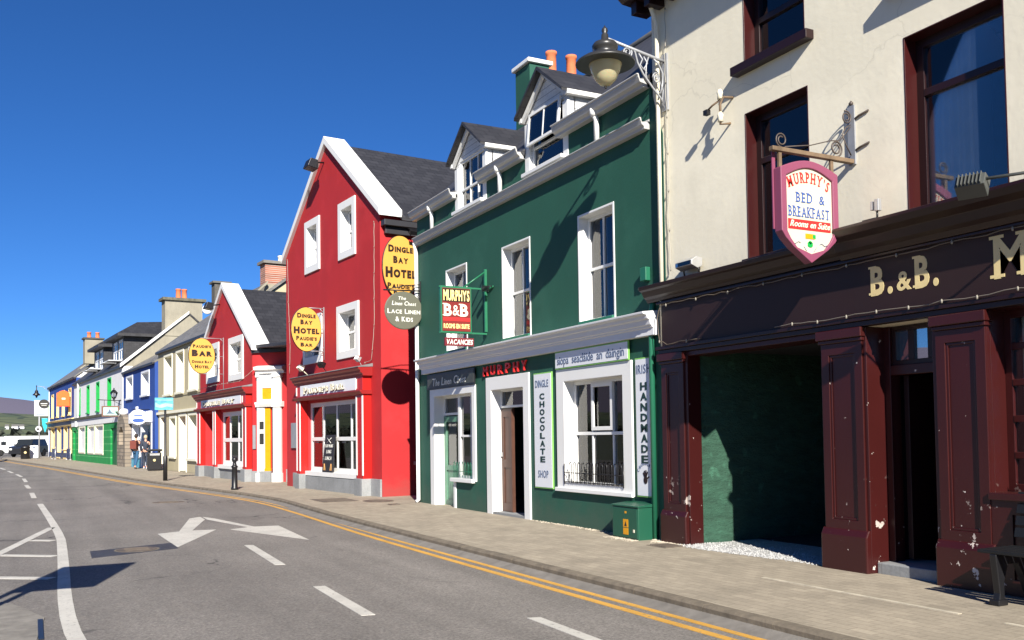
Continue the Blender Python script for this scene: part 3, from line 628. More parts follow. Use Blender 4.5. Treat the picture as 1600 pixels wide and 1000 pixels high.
gh.p('roof_back', roofslab(10.34, 19.15, -6.5, 6.5, -3.32, 9.34, .08), SLATEX, roof)
gh.p('ridge', M().tube([(10.34, -3.32, 9.33), (19.15, -3.32, 9.33)], .09, 8), plain('ridge_tile', (.10, .10, .10), .8), roof)
CLAD = masonry('white_cladding', (.74, .75, .76), (.30, .31, .33), 30, .115, .006, .6, .02)
for c in (D1, D2):
    w_ = .72; ze, za = 6.98, 7.56
    f = M().wall([(c - w_, 5.87), (c + w_, 5.87), (c + w_, ze), (c, za - .06), (c - w_, ze)], [rect(c - .56, c + .56, 5.92, 6.93)], -.14, -.03)
    dm = gh.p('dormer', f, CLAD)
    for sgn in (-1, 1):
        a = c + sgn * w_; gh.p('cheek', M().prism([(-.12, 6.2), (-.12, ze), (-.85, ze), (-.85, 6.9)], 'u', a, a - sgn * .08), CLAD, dm)
        e = .1; ex = c + sgn * (w_ + e); zz = ze - .04
        gh.p('dormer_roof', M().prism([(c, za), (ex, zz), (ex, zz - .05), (c, za - .06)] if sgn > 0 else [(c, za), (c, za - .06), (ex, zz - .05), (ex, zz)], 'd', .17, -1.75), SLATEY, dm)
        gh.p('bargeboard', M().prism([(c, za - .062), (c + sgn * (w_ + .02), ze - .055), (c + sgn * (w_ + .02), ze - .14), (c, za - .15)], 'd', .0, .06), WHITE, dm, .004)
        gh.p('dormer_gutter', M().box(c + sgn * (w_ + .02), c + sgn * (w_ + .11), -.7, .07, ze - .13, ze - .05), WHITE, dm, .01)
        gh.p('corner_board', M().box(c + sgn * (w_ + .005), c + sgn * (w_ - .15), -.035, .012, 5.80, 6.80), WHITE, dm, .004)
    window(gh, c - .56, c + .56, 5.92, 6.93, -.06, (.3, .62) if c == D1 else (), (.42,), .05, WHITE, [(.5, 1)], None, (.12, .12, .06, WHITE), name='dormer_window', parent=dm)
    if c == D2:
        s_ = M(); bars(s_, c - .53, c + .53, 0, .56, -.02, .02, .05, (.5,)); s_.xf(lambda x, y, z: (x, y + .02 + (.56 - z) * .09, 6.92 - .56 + z)); gh.p('open_sash', s_, WHITE, dm, .004); gh.p('sash_pane', M().box(c - .5, c + .5, -.004, .004, .04, .52).xf(lambda x, y, z: (x, y + .02 + (.56 - z) * .09, 6.36 + z)), GLASS, dm)
def gut(u0, u1, z, d=.15, h=.10): return M().prism([(.0, z - h * 1.3), (d * .55, z - h * 1.3), (d * .6, z - h), (d * .82, z - h * .8), (d * .95, z - h * .35), (d * .97, z - .02), (d + .012, z - .02), (d + .012, z), (d - .02, z), (d * .8, z - h * .5), (.02, z - h * .4), (0, z)], 'u', u0, u1)
for a, b in ((D1 + .62, 19.16), (D2 + .72, D1 - .55), (10.36, D2 - .50)):
    g_ = gut(a, b, 6.40, .20, .14); o = gh.p('eaves_gutter', g_, PLASTIC, None, .006)
    gh.p('fascia_board', M().box(a, b, .004, .04, 6.22, 6.30), WHITE, o)
gh.p('ledge_gutter', gut(10.38, 19.02, 5.80, .16, .12), PLASTIC, None, .006)
for u in (18.1, 14.87, 11.62):
    gh.p('downpipe', M().tube([(u, .12, 6.30), (u, .115, 6.22), (u, .075, 6.16), (u, .07, 5.78)], .042, 10).lathe([(.045, 6.2), (.065, 6.24), (.065, 6.33)], (u, .115), 10), WHITE)
gh.p('corner_downpipe', M().tube([(19.04, .10, 5.72), (19.05, .07, 5.58), (19.06, .055, 5.44), (19.06, .055, .06), (19.06, .12, .02)], .045, 10), WHITE)
gh.p('drainpipe', M().tube([(10.37, .05, .0), (10.37, .05, 3.05), (10.3, .05, 3.3)], .04, 10), GREENG)
mb = M(); cornice(mb, [(0, 2.78), (.10, 2.78), (.10, 2.88), (.125, 2.89), (.125, 2.91), (.15, 2.92), (.165, 2.99), (.20, 3.0), (.21, 3.045), (.27, 3.06), (.275, 3.09), (0, 3.12)], 10.25, 18.72)
gh.p('shop_cornice', mb, TRIM, None, .005)
chim = gh.p('chimney', M().box(18.1, 18.78, -2.86, -2.35, 8.0, 9.84), GREEN)
gh.p('chimney_cap', M().box(18.03, 18.86, -2.93, -2.28, 9.84, 9.94), WHITE, chim, .02)
gh.p('rear_stack', M().box(18.1, 18.78, -4.2, -2.863, 8.0, 9.62), GREEN, chim)
pots(gh, chim, [(18.45, -3.12, 9.6), (18.45, -3.66, 9.6)], .135, .74)
# chocolate shop window
o = window(gh, 11.13, 12.79, .62, 2.29, -.17, (.33, .68), (.5,), .06, WHITE, None, None, None, name='shop_window')
gh.p('surround', M().wall(rect(10.9, 13.03, .55, 2.49), [rect(11.131, 12.789, .70, 2.289)], -.17, .03), WHITE, o, .006)
gh.p('vent_sash', M().wall(rect(11.66, 12.25, 1.5, 2.23), [rect(11.72, 12.19, 1.56, 2.17)], -.17, -.14), WHITE, o, .004)
gh.p('sill', M().box(10.88, 13.05, .028, .07, .54, .60), WHITE, o, .006)
mb = M(); n = 12
for k in range(n):
    u = 11.2 + k * (1.52 / n); a = .055
    mb.tube([(u - a * .7, .045, .68)] + [(u - a * .7, .045, .95)] + [(u + a * .7 * -math.cos(q / 6 * math.pi), .045, .95 + .055 * math.sin(q / 6 * math.pi)) for q in range(1, 6)] + [(u + a * .7, .045, .95), (u + a * .7, .045, .68)], .007, 6)
for z in (.70, .84): mb.tube([(11.12, .045, z), (12.78, .045, z)], .007, 6)
mb.tube([(11.12, .045, .66), (11.12, .045, .98)], .01, 6); mb.tube([(12.78, .045, .66), (12.78, .045, .98)], .01, 6)
gh.p('window_railing', mb, BLACK, o)
gh.p('display_shelf', M().box(11.2, 12.7, -.75, -.3, .62, .95).box(11.2, 12.7, -.74, -.3, 1.38, 1.41), INTER, o)
random.seed(4); mb = M()
for k in range(15):
    u = random.uniform(11.25, 12.65); d = random.uniform(-.6, -.35); h = random.uniform(.1, .3); mb.box(u - .05, u + .05, d - .05, d + .05, .95, .95 + h)
gh.p('display_boxes', mb, plain('display_card', (.42, .36, .26), .6, 0, .7), o)
gh.p('display_chair', M().box(11.95, 12.3, -.62, -.57, .98, 1.42).box(11.95, 12.3, -.6, -.4, 1.1, 1.14), WHITE, o)
# shop door
gh.p('door_surround', M().wall(outline(13.97, 15.66, -.05, 2.52, [(14.181, 15.439, 2.279)]), [], -.22, .03), WHITE, None, .006)
o = gh.p('door', M().box(15.02, 15.43, -.24, -.19, .03, 1.94).wall(rect(15.02, 15.43, .05, 1.92), [rect(15.11, 15.34, .2, .85), rect(15.11, 15.34, 1.0, 1.78)], -.19, -.175), BROWN)
gh.p('door_leaf', M().box(14.19, 14.25, -.9, -.24, .03, 1.94), BROWN, o); gh.p('lock', M().box(15.38, 15.44, -.19, -.15, 1.05, 1.13), STEEL, o)
mb = M(); bars(mb, 14.18, 15.44, 1.95, 2.285, -.24, -.17, .04); o = gh.p('transom', mb, WHITE); gh.p('pane', M().box(14.2, 15.42, -.21, -.2, 1.97, 2.26), GLASS, o)
gh.p('doorstep', M().box(14.18, 15.44, -.3, .02, -.05, .04), LIME)
# linen shop front
mb = M().wall([(16.15, .56), (16.3, .56), (16.3, 2.279), (18.199, 2.279), (18.199, -.05), (18.42, -.05), (18.42, 2.43), (16.15, 2.43)], [], -.26, .03)
mb.box(17.13, 17.24, -.2, .02, -.05, .56); o = gh.p('linen_shop_surround', mb, WHITE, None, .006)
window(gh, 16.3, 17.2, .6, 2.28, -.12, (.4,), (.5,), .05, WHITE, [(.5, 1.0)], None, (.08, .08, .07, WHITE), name='linen_shop_window')
gh.p('window_post', M().box(17.14, 17.24, -.2, -.1, .6, 2.28), WHITE, o)
mb = M(); bars(mb, 17.24, 18.2, 0, 1.86, -.26, -.2, .12, (), (.42,)); mb.box(17.3, 18.1, -.25, -.22, .1, .75); dr = gh.p('linen_shop_door', mb, plain('pale_green_door', srgb(96, 140, 116), .5)); gh.p('pane', M().box(17.3, 18.1, -.235, -.228, .8, 1.8), GLASS, dr)
mb = M(); bars(mb, 17.24, 18.2, 1.88, 2.28, -.26, -.2, .05); gh.p('transom', mb, WHITE, dr); gh.p('transom_pane', M().box(17.26, 18.18, -.235, -.228, 1.9, 2.26), GLASS, dr)
mb = M(); wtext(mb, '9', 16.62, 16.5, 1.62, .2, -.115, th=.004); gh.p('number', mb, INKW)
mb = M()
for k in range(7):
    u = 16.38 + k * .13; mb.tube([(u - .03, .03, .62), (u - .03, .03, .88), (u, .03, .93), (u + .03, .03, .88), (u + .03, .03, .62)], .006, 6)
mb.tube([(16.32, .03, .74), (17.2, .03, .74)], .006, 6); gh.p('window_railing', mb, GREENG)
gh.p('junction_box', M().box(10.42, 10.56, .007, .09, 3.55, 3.74), GREENG, None, .01)

# ================================================================ signs and fittings on the green house and the pub
def board(name, label, u0, u1, z0, z1, d, face, edge, ew=.02, group=None):
    t = T(name, label, 'sign', FA, ((u0 + u1) / 2, d, z0), group)
    t.p('backing', M().box(u0, u1, d, d + .022, z0, z1), edge, None, .003)
    t.p('panel', M().box(u0 + ew, u1 - ew, d + .02, d + .027, z0 + ew, z1 - ew), face)
    return t, d + .03
LIMEG = plain('lime_edge', srgb(130, 190, 96), .5)
t, dd = board('sign_board', 'tall white board reading chocolate downwards between shop door and window', 13.18, 13.80, .555, 2.48, .002, SIGNW, LIMEG)
lines(t, INKGREY, None, wtext, ('DINGLE', 13.72, 13.28, 2.24, .125, dd, dict(gap=.16)), ('SHOP', 13.66, 13.32, .735, .125, dd, dict(gap=.18)))
mb = M()
for i, c in enumerate('CHOCOLATE'): wtext(mb, c, 13.58, 13.42, 2.04 - i * .131, .096, dd, bold=.03)
t.p('lettering', mb, INKG)
t, dd = board('sign_board', 'tall white board reading handmade downwards with a dark hand print', 10.36, 10.80, .56, 2.50, .012, SIGNW, LIMEG)
mb = M(); wtext(mb, 'IRISH', 10.75, 10.43, 2.28, .13, dd, gap=.2); t.p('lettering', mb, INKGREY)
mb = M()
for i, c in enumerate('HANDMADE'): wtext(mb, c, 10.665, 10.515, 2.05 - i * .145, .108, dd, bold=.03)
t.p('lettering', mb, INKG)
mb = M(); mb.prism(ell(10.58, .80, .045, .055, 20), 'd', dd - .002, dd + .002)
for k, (a, L) in enumerate(((-62, .05), (-24, .075), (-6, .085), (12, .08), (30, .065))):
    a = R_(a); x0, z0 = 10.58 + math.sin(a) * .045, .80 + math.cos(a) * .052; x1, z1 = x0 + math.sin(a) * L, z0 + math.cos(a) * L
    px, pz = math.cos(a) * .012, -math.sin(a) * .012; mb.prism([(x0 - px, z0 - pz), (x1 - px * .8, z1 - pz * .8), (x1 + px * .8, z1 + pz * .8), (x0 + px, z0 + pz)], 'd', dd - .002, dd + .002)
t.p('hand_print', mb, INKBR)
mb = M(); text(mb, 'CHOCOLATE', -10.75, -10.41, .89, .05, onwall(dd), th=.004, arc=(.12, .75)); t.p('lettering', mb, INKGREY)
t, dd = board('sign_board', 'wide white board in Gaelic lettering above the chocolate shop window', 10.92, 13.01, 2.492, 2.775, .032, SIGNW, LIMEG)
mb = M(); wtext(mb, 'siopa seacláide an daingin', 12.92, 11.02, 2.565, .135, dd, gap=.07, space=.5); t.p('lettering', mb, INKGREY)
t = T('wall_lettering', 'raised red capital letters reading Murphy above the green shop door', 'lettering', FA, (14.83, 0, 2.56))
RLET = plain('bright_red_letter', srgb(226, 44, 40), .45, 0, .05)
for i, c in enumerate('MURPHY'):
    mb = M(); u = 15.74 - i * .307; text(mb, c, -u, -(u - .185), 2.56 + .006 * (i % 2), .18, onwall(.03), th=.03, bold=.012); t.p('letter', mb, RLET)
t, dd = board('sign_board', 'dark grey shop board reading The Linen Chest over the corner shop front', 16.1, 18.5, 2.435, 2.755, .032, plain('slate_board', srgb(66, 70, 66), .5), BLACK, .035)
mb = M(); wtext(mb, 'The Linen Chest', 18.2, 16.5, 2.50, .165, dd, bold=.01, shear=.25, caps=.8); wtext(mb, 'FOXFORD', 17.7, 16.75, 2.675, .035, dd, th=.004) if False else None
t.p('lettering', mb, INKW)

# hanging sign of the bed and breakfast on the green house
t = T('hanging_sign', 'green framed sign reading Murphys B&B with vacancies board hanging below', 'hanging sign', FA, (15.6, 0, 4.0))
mb = M().box(15.58, 15.62, .01, .06, 3.38, 4.56).tube([(15.6, .03, 4.52), (15.6, .48, 4.2)], .016, 8).box(15.585, 15.615, .02, .98, 4.17, 4.20).box(15.585, 15.615, .02, .98, 3.33, 3.36).tube([(15.6, .03, 4.15), (15.3, .02, 4.2)], .016, 8)
t.p('bracket', mb, GREENM)
fr = t.p('frame', M().prism([(.345, 3.33), (.965, 3.33), (.965, 4.20), (.345, 4.20)], 'u', 15.56, 15.64), GREENM, None, .006)
pn = t.p('panel', M().prism([(.375, 3.37), (.935, 3.37), (.935, 4.16), (.375, 4.16)], 'u', 15.55, 15.65), plain('sign_maroon', srgb(120, 30, 26), .5), fr)
mb = M(); mb.prism([(.385, 3.555), (.925, 3.555), (.925, 3.62), (.385, 3.62)], 'u', 15.547, 15.551); t.p('band', mb, INKR, fr)
mb = M().prism([(.385, 3.91), (.925, 3.91), (.925, 4.15), (.385, 4.15)], 'u', 15.547, 15.551); t.p('band', mb, INKBR, fr)
lines(t, INKY, fr, ftext, ('MURPHYS', .915, .395, 3.935, .195, 15.545, dict(bold=.03, gap=.06)), ('ROOMS EN SUITE', .915, .40, 3.42, .085, 15.545, dict(bold=.03, gap=.05)))
lines(t, CREAMS, fr, ftext, ('B', .91, .74, 3.65, .225, 15.545, dict(bold=.03, serif=True)), ('&', .735, .60, 3.66, .20, 15.545, dict(bold=.01)), ('B', .585, .41, 3.65, .225, 15.545, dict(bold=.03, serif=True)))
vb = t.p('vacancies_board', M().prism([(.30, 3.10), (.88, 3.10), (.88, 3.25), (.30, 3.25)], 'u', 15.575, 15.625).tube([(15.6, .45, 3.25), (15.6, .45, 3.34)], .008, 6).tube([(15.6, .75, 3.25), (15.6, .75, 3.34)], .008, 6), plain('sign_dark_red', srgb(110, 24, 36), .5))
mb = M(); ftext(mb, 'VACANCIES', .86, .33, 3.13, .092, 15.572, bold=.025, gap=.07, shear=.15); t.p('lettering', mb, INKW, vb)
def spot(name, label, fr_, u, d, z, arm, head_rot, m=BLACK, sz=1.0, cat='floodlight', group=None):
    t = T(name, label, cat, fr_, (u, d, z), group)
    t.p('arm', M().tube(arm, .014 * sz, 8), m)
    h = M().prism([(-.07, -.06), (.07, -.09), (.07, .09), (-.07, .06)], 'u', -.12, .12)
    if sz < 1.5:
        for k in range(-3, 4): h.box(k * .03 - .005, k * .03 + .005, -.1, -.06, -.06, .06)
    c, s_ = math.cos(head_rot[0]), math.sin(head_rot[0]); c2, s2 = math.cos(head_rot[1]), math.sin(head_rot[1])
    def fn(x, y, z_):
        x, y, z_ = x * sz, y * sz, z_ * sz; y, z_ = y * c - z_ * s_, y * s_ + z_ * c; x, y = x * c2 - y * s2, x * s2 + y * c2; return (u + x, d + y, z + z_)
    hb = t.p('lamp_head', h.xf(fn), m, None, .006)
    t.p('glass', M().box(-.11, .11, .072, .078, -.08, .08).xf(fn), GLASS if sz < 1.5 else BLACK, hb)
    return t
spot('floodlight', 'small black floodlight on an arm above the green framed hanging sign', FA, 15.35, .16, 4.16, [(15.3, .0, 4.2), (15.35, .14, 4.2)], (R_(-40), R_(80)), BLACK, .55)
# oval linen sign at the corner of the green house
t = T('hanging_sign', 'grey oval sign reading The Linen Chest on an iron arm at green house corner', 'hanging sign', FA, (18.95, .4, 4.2))
bk = M().tube([(18.95, 0, 4.64), (18.95, .86, 4.62)], .016, 8).tube([(18.95, 0, 4.78), (18.95, .35, 4.74), (18.95, .8, 4.63)], .010, 8).box(18.93, 18.97, 0, .03, 4.4, 4.85)
bk.tube([(18.95, .02 + .06 * math.cos(a) * (1 - a / 12), 4.5 + .06 * math.sin(a) * (1 - a / 12)) for a in [x * .5 for x in range(18)]], .008, 6)
for y in (.2, .6): bk.tube([(18.95, y, 4.63), (18.95, y, 4.57)], .008, 6)
t.p('bracket', bk, BLACK)
fr = t.p('panel', M().prism(ell(.40, 4.19, .43, .405), 'u', 18.93, 18.97), OLIVE, None, .006)
t.p('rim', M().add([], []).tube([(18.95, .40 + .43 * math.cos(a), 4.19 + .405 * math.sin(a)) for a in [x / 20 * math.pi for x in range(41)]], .014, 8), OLIVE, fr)
lines(t, INKW, fr, ftext, ('The', .54, .36, 4.42, .075, 18.928, dict(shear=.2, bold=.01)), ('Linen Chest', .68, .13, 4.30, .095, 18.928, dict(shear=.2, caps=.85, bold=.015)), ('LACE LINEN', .78, .03, 4.12, .105, 18.928, dict(caps=.8, bold=.02)), ('& KIDS', .60, .20, 3.95, .105, 18.928, dict(caps=.85, bold=.02)))

# shield sign of the bed and breakfast on the cream pub
U = 6.84
t = T('hanging_sign', 'mauve framed shield sign reading bed and breakfast on the cream pub', 'hanging sign', FA, (U, .68, 3.6))
def shield(g, cd=.67):
    P = []
    hw = .385 - g; zt = 4.05 - g; zs = 3.42; zb = 3.12 + g * 1.2
    for k in range(13): a = k / 12; P.append((cd - hw + 2 * hw * a, zt + (.10 + g * .0) * math.sin(a * math.pi) ** 1.0))
    P += [(cd + hw, zs), (cd + hw * .86, zs - .07), (cd + hw * .6, zs - .155), (cd, zb), (cd - hw * .6, zs - .155), (cd - hw * .86, zs - .07), (cd - hw, zs)]
    return P
a = M(); po, pi_ = shield(0), shield(.075); n = len(po)
for u0, u1 in ((U - .05, U + .05),):
    v = [(u0, *p) for p in po] + [(u0, *p) for p in pi_] + [(u1, *p) for p in po] + [(u1, *p) for p in pi_]; f = []
    for i in range(n):
        j = (i + 1) % n; f += [(i, j, n + j, n + i), (2 * n + i, 3 * n + i, 3 * n + j, 2 * n + j), (i, 2 * n + i, 2 * n + j, j), (n + i, n + j, 3 * n + j, 3 * n + i)]
    a.add(v, f)
fr = t.p('frame', a, PINK, None, .008)
t.p('panel', M().prism(shield(.07), 'u', U - .028, U + .028), paint('ivory_sign', (.58, .54, .42), .45, .03, .04, 0), fr)
UF = U - .031; mb = M()
text(mb, "MURPHY'S", -.935, -.405, 3.855, .105, facing(UF), th=.005, bold=.012, serif=True, arc=(.075, .38), gap=.16); t.p('lettering', mb, INKR, fr)
lines(t, INKB, fr, ftext, ('BED', .84, .62, 3.725, .10, UF, dict(serif=True, gap=.16)), ('&', .53, .46, 3.725, .095, UF), ('BREAKFAST', .945, .395, 3.578, .105, UF, dict(serif=True, gap=.15)))
t.p('band', M().prism([(.955, 3.45), (.955, 3.55), (.385, 3.55), (.385, 3.45)], 'u', UF - .002, UF + .002), INKR, fr)
mb = M(); ftext(mb, 'Rooms en Suite', .935, .405, 3.475, .065, UF - .004, bold=.012, shear=.35, gap=.06); t.p('lettering', mb, CREAMS, fr)
mb = M().box(UF - .002, UF + .002, .61, .73, 3.365, 3.415); t.p('emblem', mb, YEL, fr)
mb = M().prism(ell(.67, 3.30, .035, .02, 16), 'u', UF - .003, UF + .002).box(UF - .003, UF + .001, .595, .635, 3.37, 3.41)
for y, z in ((.655, 3.318), (.685, 3.318), (.67, 3.33)): mb.prism(ell(y, z, .02, .016, 12), 'u', UF - .004, UF + .002)
t.p('emblem', mb, KELLYG, fr)
mb = M()
for s_ in (-1, 1): mb.tube([(UF, .67 + s_ * (.13 + .02 * k), 3.315 + .012 * math.sin(k * 1.3)) for k in range(6)], .004, 5).tube([(UF, .67 + s_ * (.05 + .012 * k), 3.24 + .015 * k) for k in range(4)], .003, 5)
t.p('emblem', mb, INKGREY, fr)
b_ = M().box(U - .03, U + .03, .0, 1.13, 4.21, 4.255)
bk = t.p('beam', b_, RUST, None, .006)
t.p('wall_plate', M().box(U - .045, U + .045, .002, .022, 4.2, 4.82), IRON)
w2 = M().lathe([(0, 4.82), (.02, 4.83), (.025, 4.85), (0, 4.88)], (U, .012), 10)
def scroll(cd, cz, r, n=26, turns=1.6, s_=1, ph=0): return [(U, cd + s_ * r * (1 - .6 * k / n) * math.cos(ph + turns * 6.28 * k / n), cz + r * (1 - .6 * k / n) * math.sin(ph + turns * 6.28 * k / n)) for k in range(n + 1)]
w2.tube(scroll(.99, 4.335, .075, ph=-1.57), .008, 6).tube(scroll(.24, 4.345, .085, ph=-1.57, s_=-1), .009, 6).tube(scroll(.085, 4.69, .07, s_=1, ph=1.2), .008, 6)
w2.tube([(U, .03, 4.6), (U, .12, 4.5), (U, .2, 4.43), (U, .32, 4.415), (U, .6, 4.33), (U, .95, 4.27)], .006, 6)
w2.tube([(U - .0, .03, 4.30), (U, .1, 4.40), (U, .15, 4.50), (U, .1, 4.58), (U, .03, 4.62)], .007, 6)
for z in (4.33, 4.66): w2.tube([(U, .01, z), (U - .1, .015, z + .03), (U - .22, .01, z + .05)], .010, 6)
t.p('scrollwork', w2, plain('dark_wrought_iron', (.09, .07, .06), .5, .2, .3), bk)
for y in (.32, 1.02): t.p('hanger', M().box(U - .012, U + .012, y - .02, y + .02, 3.98, 4.22), RUST)
t.p('hanger_strap', M().box(U + .05, U + .062, 1.03, 1.07, 3.45, 4.22), PINK)

# street lamp on its scrolled bracket
U = 9.99
t = T('street_lamp', 'large black lantern with round shade on a scrolled bracket above the green house', 'street lamp', FA, (U, .5, 6.3))
B_ = M().box(U - .06, U + .06, .002, .03, 5.78, 6.55).tube([(U, .03, 6.45), (U, .2, 6.475), (U, .97, 6.60)], .022, 10)
arm = t.p('bracket', B_, IRON)
def sc2(pts, r=.011): return [(U, y, z) for y, z in pts]
sw = M(); sw.tube(sc2([(.62 + .075 * (1 - k / 34) * math.cos(k * .45 + 2.6), 6.475 + .075 * (1 - k / 34) * math.sin(k * .45 + 2.6)) for k in range(26)]), .011, 6)
sw.tube(sc2([(.56, 6.55), (.5, 6.5), (.46, 6.36), (.37, 6.22), (.22, 6.06), (.1, 5.95), (.04, 5.86)]), .014, 6)
sw.tube(sc2([(.28, 6.47), (.32, 6.36), (.33, 6.22), (.3, 6.13)]), .011, 6).tube(sc2([(.2, 6.46), (.12, 6.4), (.05, 6.28), (.06, 6.12), (.1, 6.0)]), .012, 6)
sw.tube(sc2([(.44, 6.49), (.38, 6.42), (.42, 6.34), (.36, 6.28)]), .011, 6).tube(sc2([(.36, 6.46), (.3, 6.38), (.36, 6.3), (.31, 6.24)]), .010, 6)
sw.tube(sc2([(.16 + .06 * (1 - k / 30) * math.cos(k * .5), 6.2 + .08 * (1 - k / 30) * math.sin(k * .5)) for k in range(22)]), .010, 6).tube(sc2([(.03, 5.8), (.07, 5.9), (.05, 6.05), (.12, 6.2), (.2, 6.24)]), .008, 6)
t.p('scrollwork', sw, IRON, arm)
ht = t.p('lamp_shade', M().lathe([(.385, 6.245), (.39, 6.255), (.37, 6.28), (.30, 6.325), (.15, 6.35), (.14, 6.43), (.165, 6.45), (.17, 6.49), (.145, 6.525), (.05, 6.56), (.045, 6.64), (.03, 6.66), (.042, 6.69), (.036, 6.72), (.015, 6.74), (0, 6.77)], (U, .97), 36).lathe([(.385, 6.245), (.33, 6.285), (.20, 6.31), (0, 6.31)], (U, .97), 36), [plain('lamp_grey_metal', (.045, .045, .045), .35, .3)])
t.p('shade_lining', M().lathe([(.378, 6.248), (.30, 6.292), (.19, 6.305)], (U, .97), 36), paint('lamp_lining', (.78, .73, .58), .5, .1, .1, 0), ht)
g = NG('lamp_bowl_glass'); g.col((.62, .56, .34)); g.rough(.25); g.b.inputs['Transmission Weight'].default_value = .25; g.b.inputs['Subsurface Weight'].default_value = .3
t.p('bowl', M().lathe([(.215, 6.30), (.215, 6.24), (.19, 6.16), (.14, 6.05), (.08, 5.985), (.03, 5.97), (0, 5.955)], (U, .97), 30), g.m, ht)
t.p('finial', M().lathe([(0, 5.96), (.02, 5.955), (.012, 5.93), (0, 5.92)], (U, .97), 10), BLACK, ht)
# floodlights above the maroon shopfront
spot('floodlight', 'grey ribbed floodlight on a long arm before the pub window at right', FA, 4.93, .77, 3.43, [(4.2, .0, 3.5), (4.35, .5, 3.46), (4.86, .77, 3.46)], (R_(-150), R_(20)), plain('floodlight_grey', (.07, .075, .07), .5), .95)
t = T('floodlight', 'slim grey tube light lying on the left end of the maroon cornice', 'floodlight', FA, (9.45, .12, 3.5))
hd = t.p('lamp_head', M().prism([(.02, 3.56), (.1, 3.53), (.2, 3.57), (.2, 3.63), (.12, 3.68), (.02, 3.66)], 'u', 9.28, 9.62), STEEL, None, .01)
t.p('glass', M().prism([(.201, 3.575), (.207, 3.575), (.207, 3.625), (.201, 3.625)], 'u', 9.3, 9.6), GLASS, hd); t.p('arm', M().tube([(9.3, .06, 3.47), (9.3, .08, 3.56)], .012, 6).tube([(9.6, .06, 3.47), (9.6, .08, 3.56)], .012, 6), BLACK)
t = T('floodlight', 'tiny pale clamp lamp standing on the maroon cornice between the pub windows', 'floodlight', FA, (6.4, .2, 3.52))
hd = t.p('lamp_head', M().box(6.36, 6.41, .16, .21, 3.6, 3.72).box(6.43, 6.47, .16, .2, 3.62, 3.71), STEEL, None, .006); t.p('arm', M().tube([(6.4, .18, 3.52), (6.4, .18, 3.62)], .01, 6).tube([(6.4, .18, 3.54), (6.55, .22, 3.53)], .007, 6), BLACK)
# strings of bulbs
def string(label, fr_, pts, step=.55, n=3, sag=.012, bulb=plain('dim_bulb', (.26, .24, .2), .4), r=.006, m=None):
    t = T('string_lights', label, 'string lights', fr_, pts[0], 'cables of small bulbs along the facades')
    P = []; random.seed(len(label))
    for a, b in zip(pts[:-1], pts[1:]):
        a, b = Vector(a), Vector(b); k = max(2, int((b - a).length / .12))
        for i in range(k): q = a.lerp(b, i / k); P.append(q + Vector((random.uniform(-sag, sag), 0, random.uniform(-sag, sag))))
    P.append(Vector(pts[-1])); t.p('cable', M().tube(P, r, 5), m or plain('pale_cable', (.42, .40, .34), .6))
    b = M(); k = max(1, int(step / .12))
    for q in P[::k]: b.lathe([(0, q.z - .028), (.009, q.z - .024), (.011, q.z - .004), (.006, q.z + .012), (0, q.z + .012)], (q.x - .012, q.y + .012), 6)
    o = t.p('bulbs', b, bulb); o['kind'] = 'stuff'
string('pale cable of bulbs running down the left edge of the cream pub', FA, [(9.93, .035, 7.15), (9.97, .03, 6.4), (9.93, .03, 5.2), (9.95, .03, 4.3), (9.93, .03, 3.62)])
string('cable of bulbs along the dark fascia top and left edge of the pub', FA, [(3.2, .13, 3.16), (6.85, .125, 3.14), (10.05, .125, 3.15), (10.12, .13, 3.0), (10.08, .13, 2.68), (9.9, .14, 2.62), (9.2, .14, 2.625)], .6, m=plain('brown_cable', (.14, .11, .08), .6))
string('cable of bulbs along the lower fascia under the gold letters', FA, [(3.2, .15, 2.63), (5.0, .14, 2.625), (6.6, .145, 2.615), (7.9, .14, 2.622)], .4, m=plain('grey_cable', (.16, .14, .12), .6))
string('thin pale cable of bulbs down the right corner of the tall red building', FB, [(.30, .02, 6.75), (.32, .02, 5.5), (.34, .02, 4.2), (.5, .03, 3.35), (1.0, .04, 3.3)], .6)
string('thin pale cable of bulbs down the left corner of the tall red building', FB, [(6.75, .02, 6.9), (6.7, .02, 5.6), (6.55, .02, 4.2), (6.6, .03, 3.4)], .6)
# cabinet and bench
t = T('electricity_cabinet', 'low green electricity cabinet with yellow warning stickers against the green wall', 'cabinet', FA, (10.7, 0, 0))
CABG = paint('cabinet_green', srgb(26, 82, 62), .45, .08, .1, .04)
bd = t.p('cabinet_body', M().box(10.39, 11.02, .0, .31, -.02, .44), CABG, None, .01)
t.p('lid', M().prism([(0, .44), (.325, .44), (.325, .46), (0, .49)], 'u', 10.375, 11.035), CABG, bd, .005); t.p('door', M().box(10.41, 11.0, .308, .318, .02, .42), CABG, bd, .003)
t.p('warning_sticker', M().box(10.62, 10.74, .317, .321, .06, .15), YEL, bd); t.p('warning_sticker', M().box(10.62, 10.74, .317, .321, .16, .27).prism([(10.65, .175), (10.71, .175), (10.68, .245)], 'd', .3211, .3225, 1), [YEL, INK], bd)
t.p('lock', M().box(10.47, 10.5, .316, .324, .1, .14), CREAMS, bd); t.p('badge', M().box(10.66, 10.7, .316, .321, .35, .38), YEL, bd)
t = T('bench', 'black wooden slatted bench with iron ends before the pub window', 'bench', FA, (4.2, .3, 0))
BW = plain('black_bench_wood', (.005, .0055, .006), .55, 0, .3, .2)
mb = M()
for k in range(5): mb.box(3.35, 5.12, .14 + k * .095, .14 + k * .095 + .078, .42, .45)
t.p('seat', mb, BW, None, .006); mb = M()
for k in range(4): z = .52 + k * .1; mb.prism([(.12 - k * .02, z), (.145 - k * .02, z), (.125 - k * .02, z + .08), (.10 - k * .02, z + .08)], 'u', 3.38, 5.1)
t.p('backrest', mb, BW, None, .005)
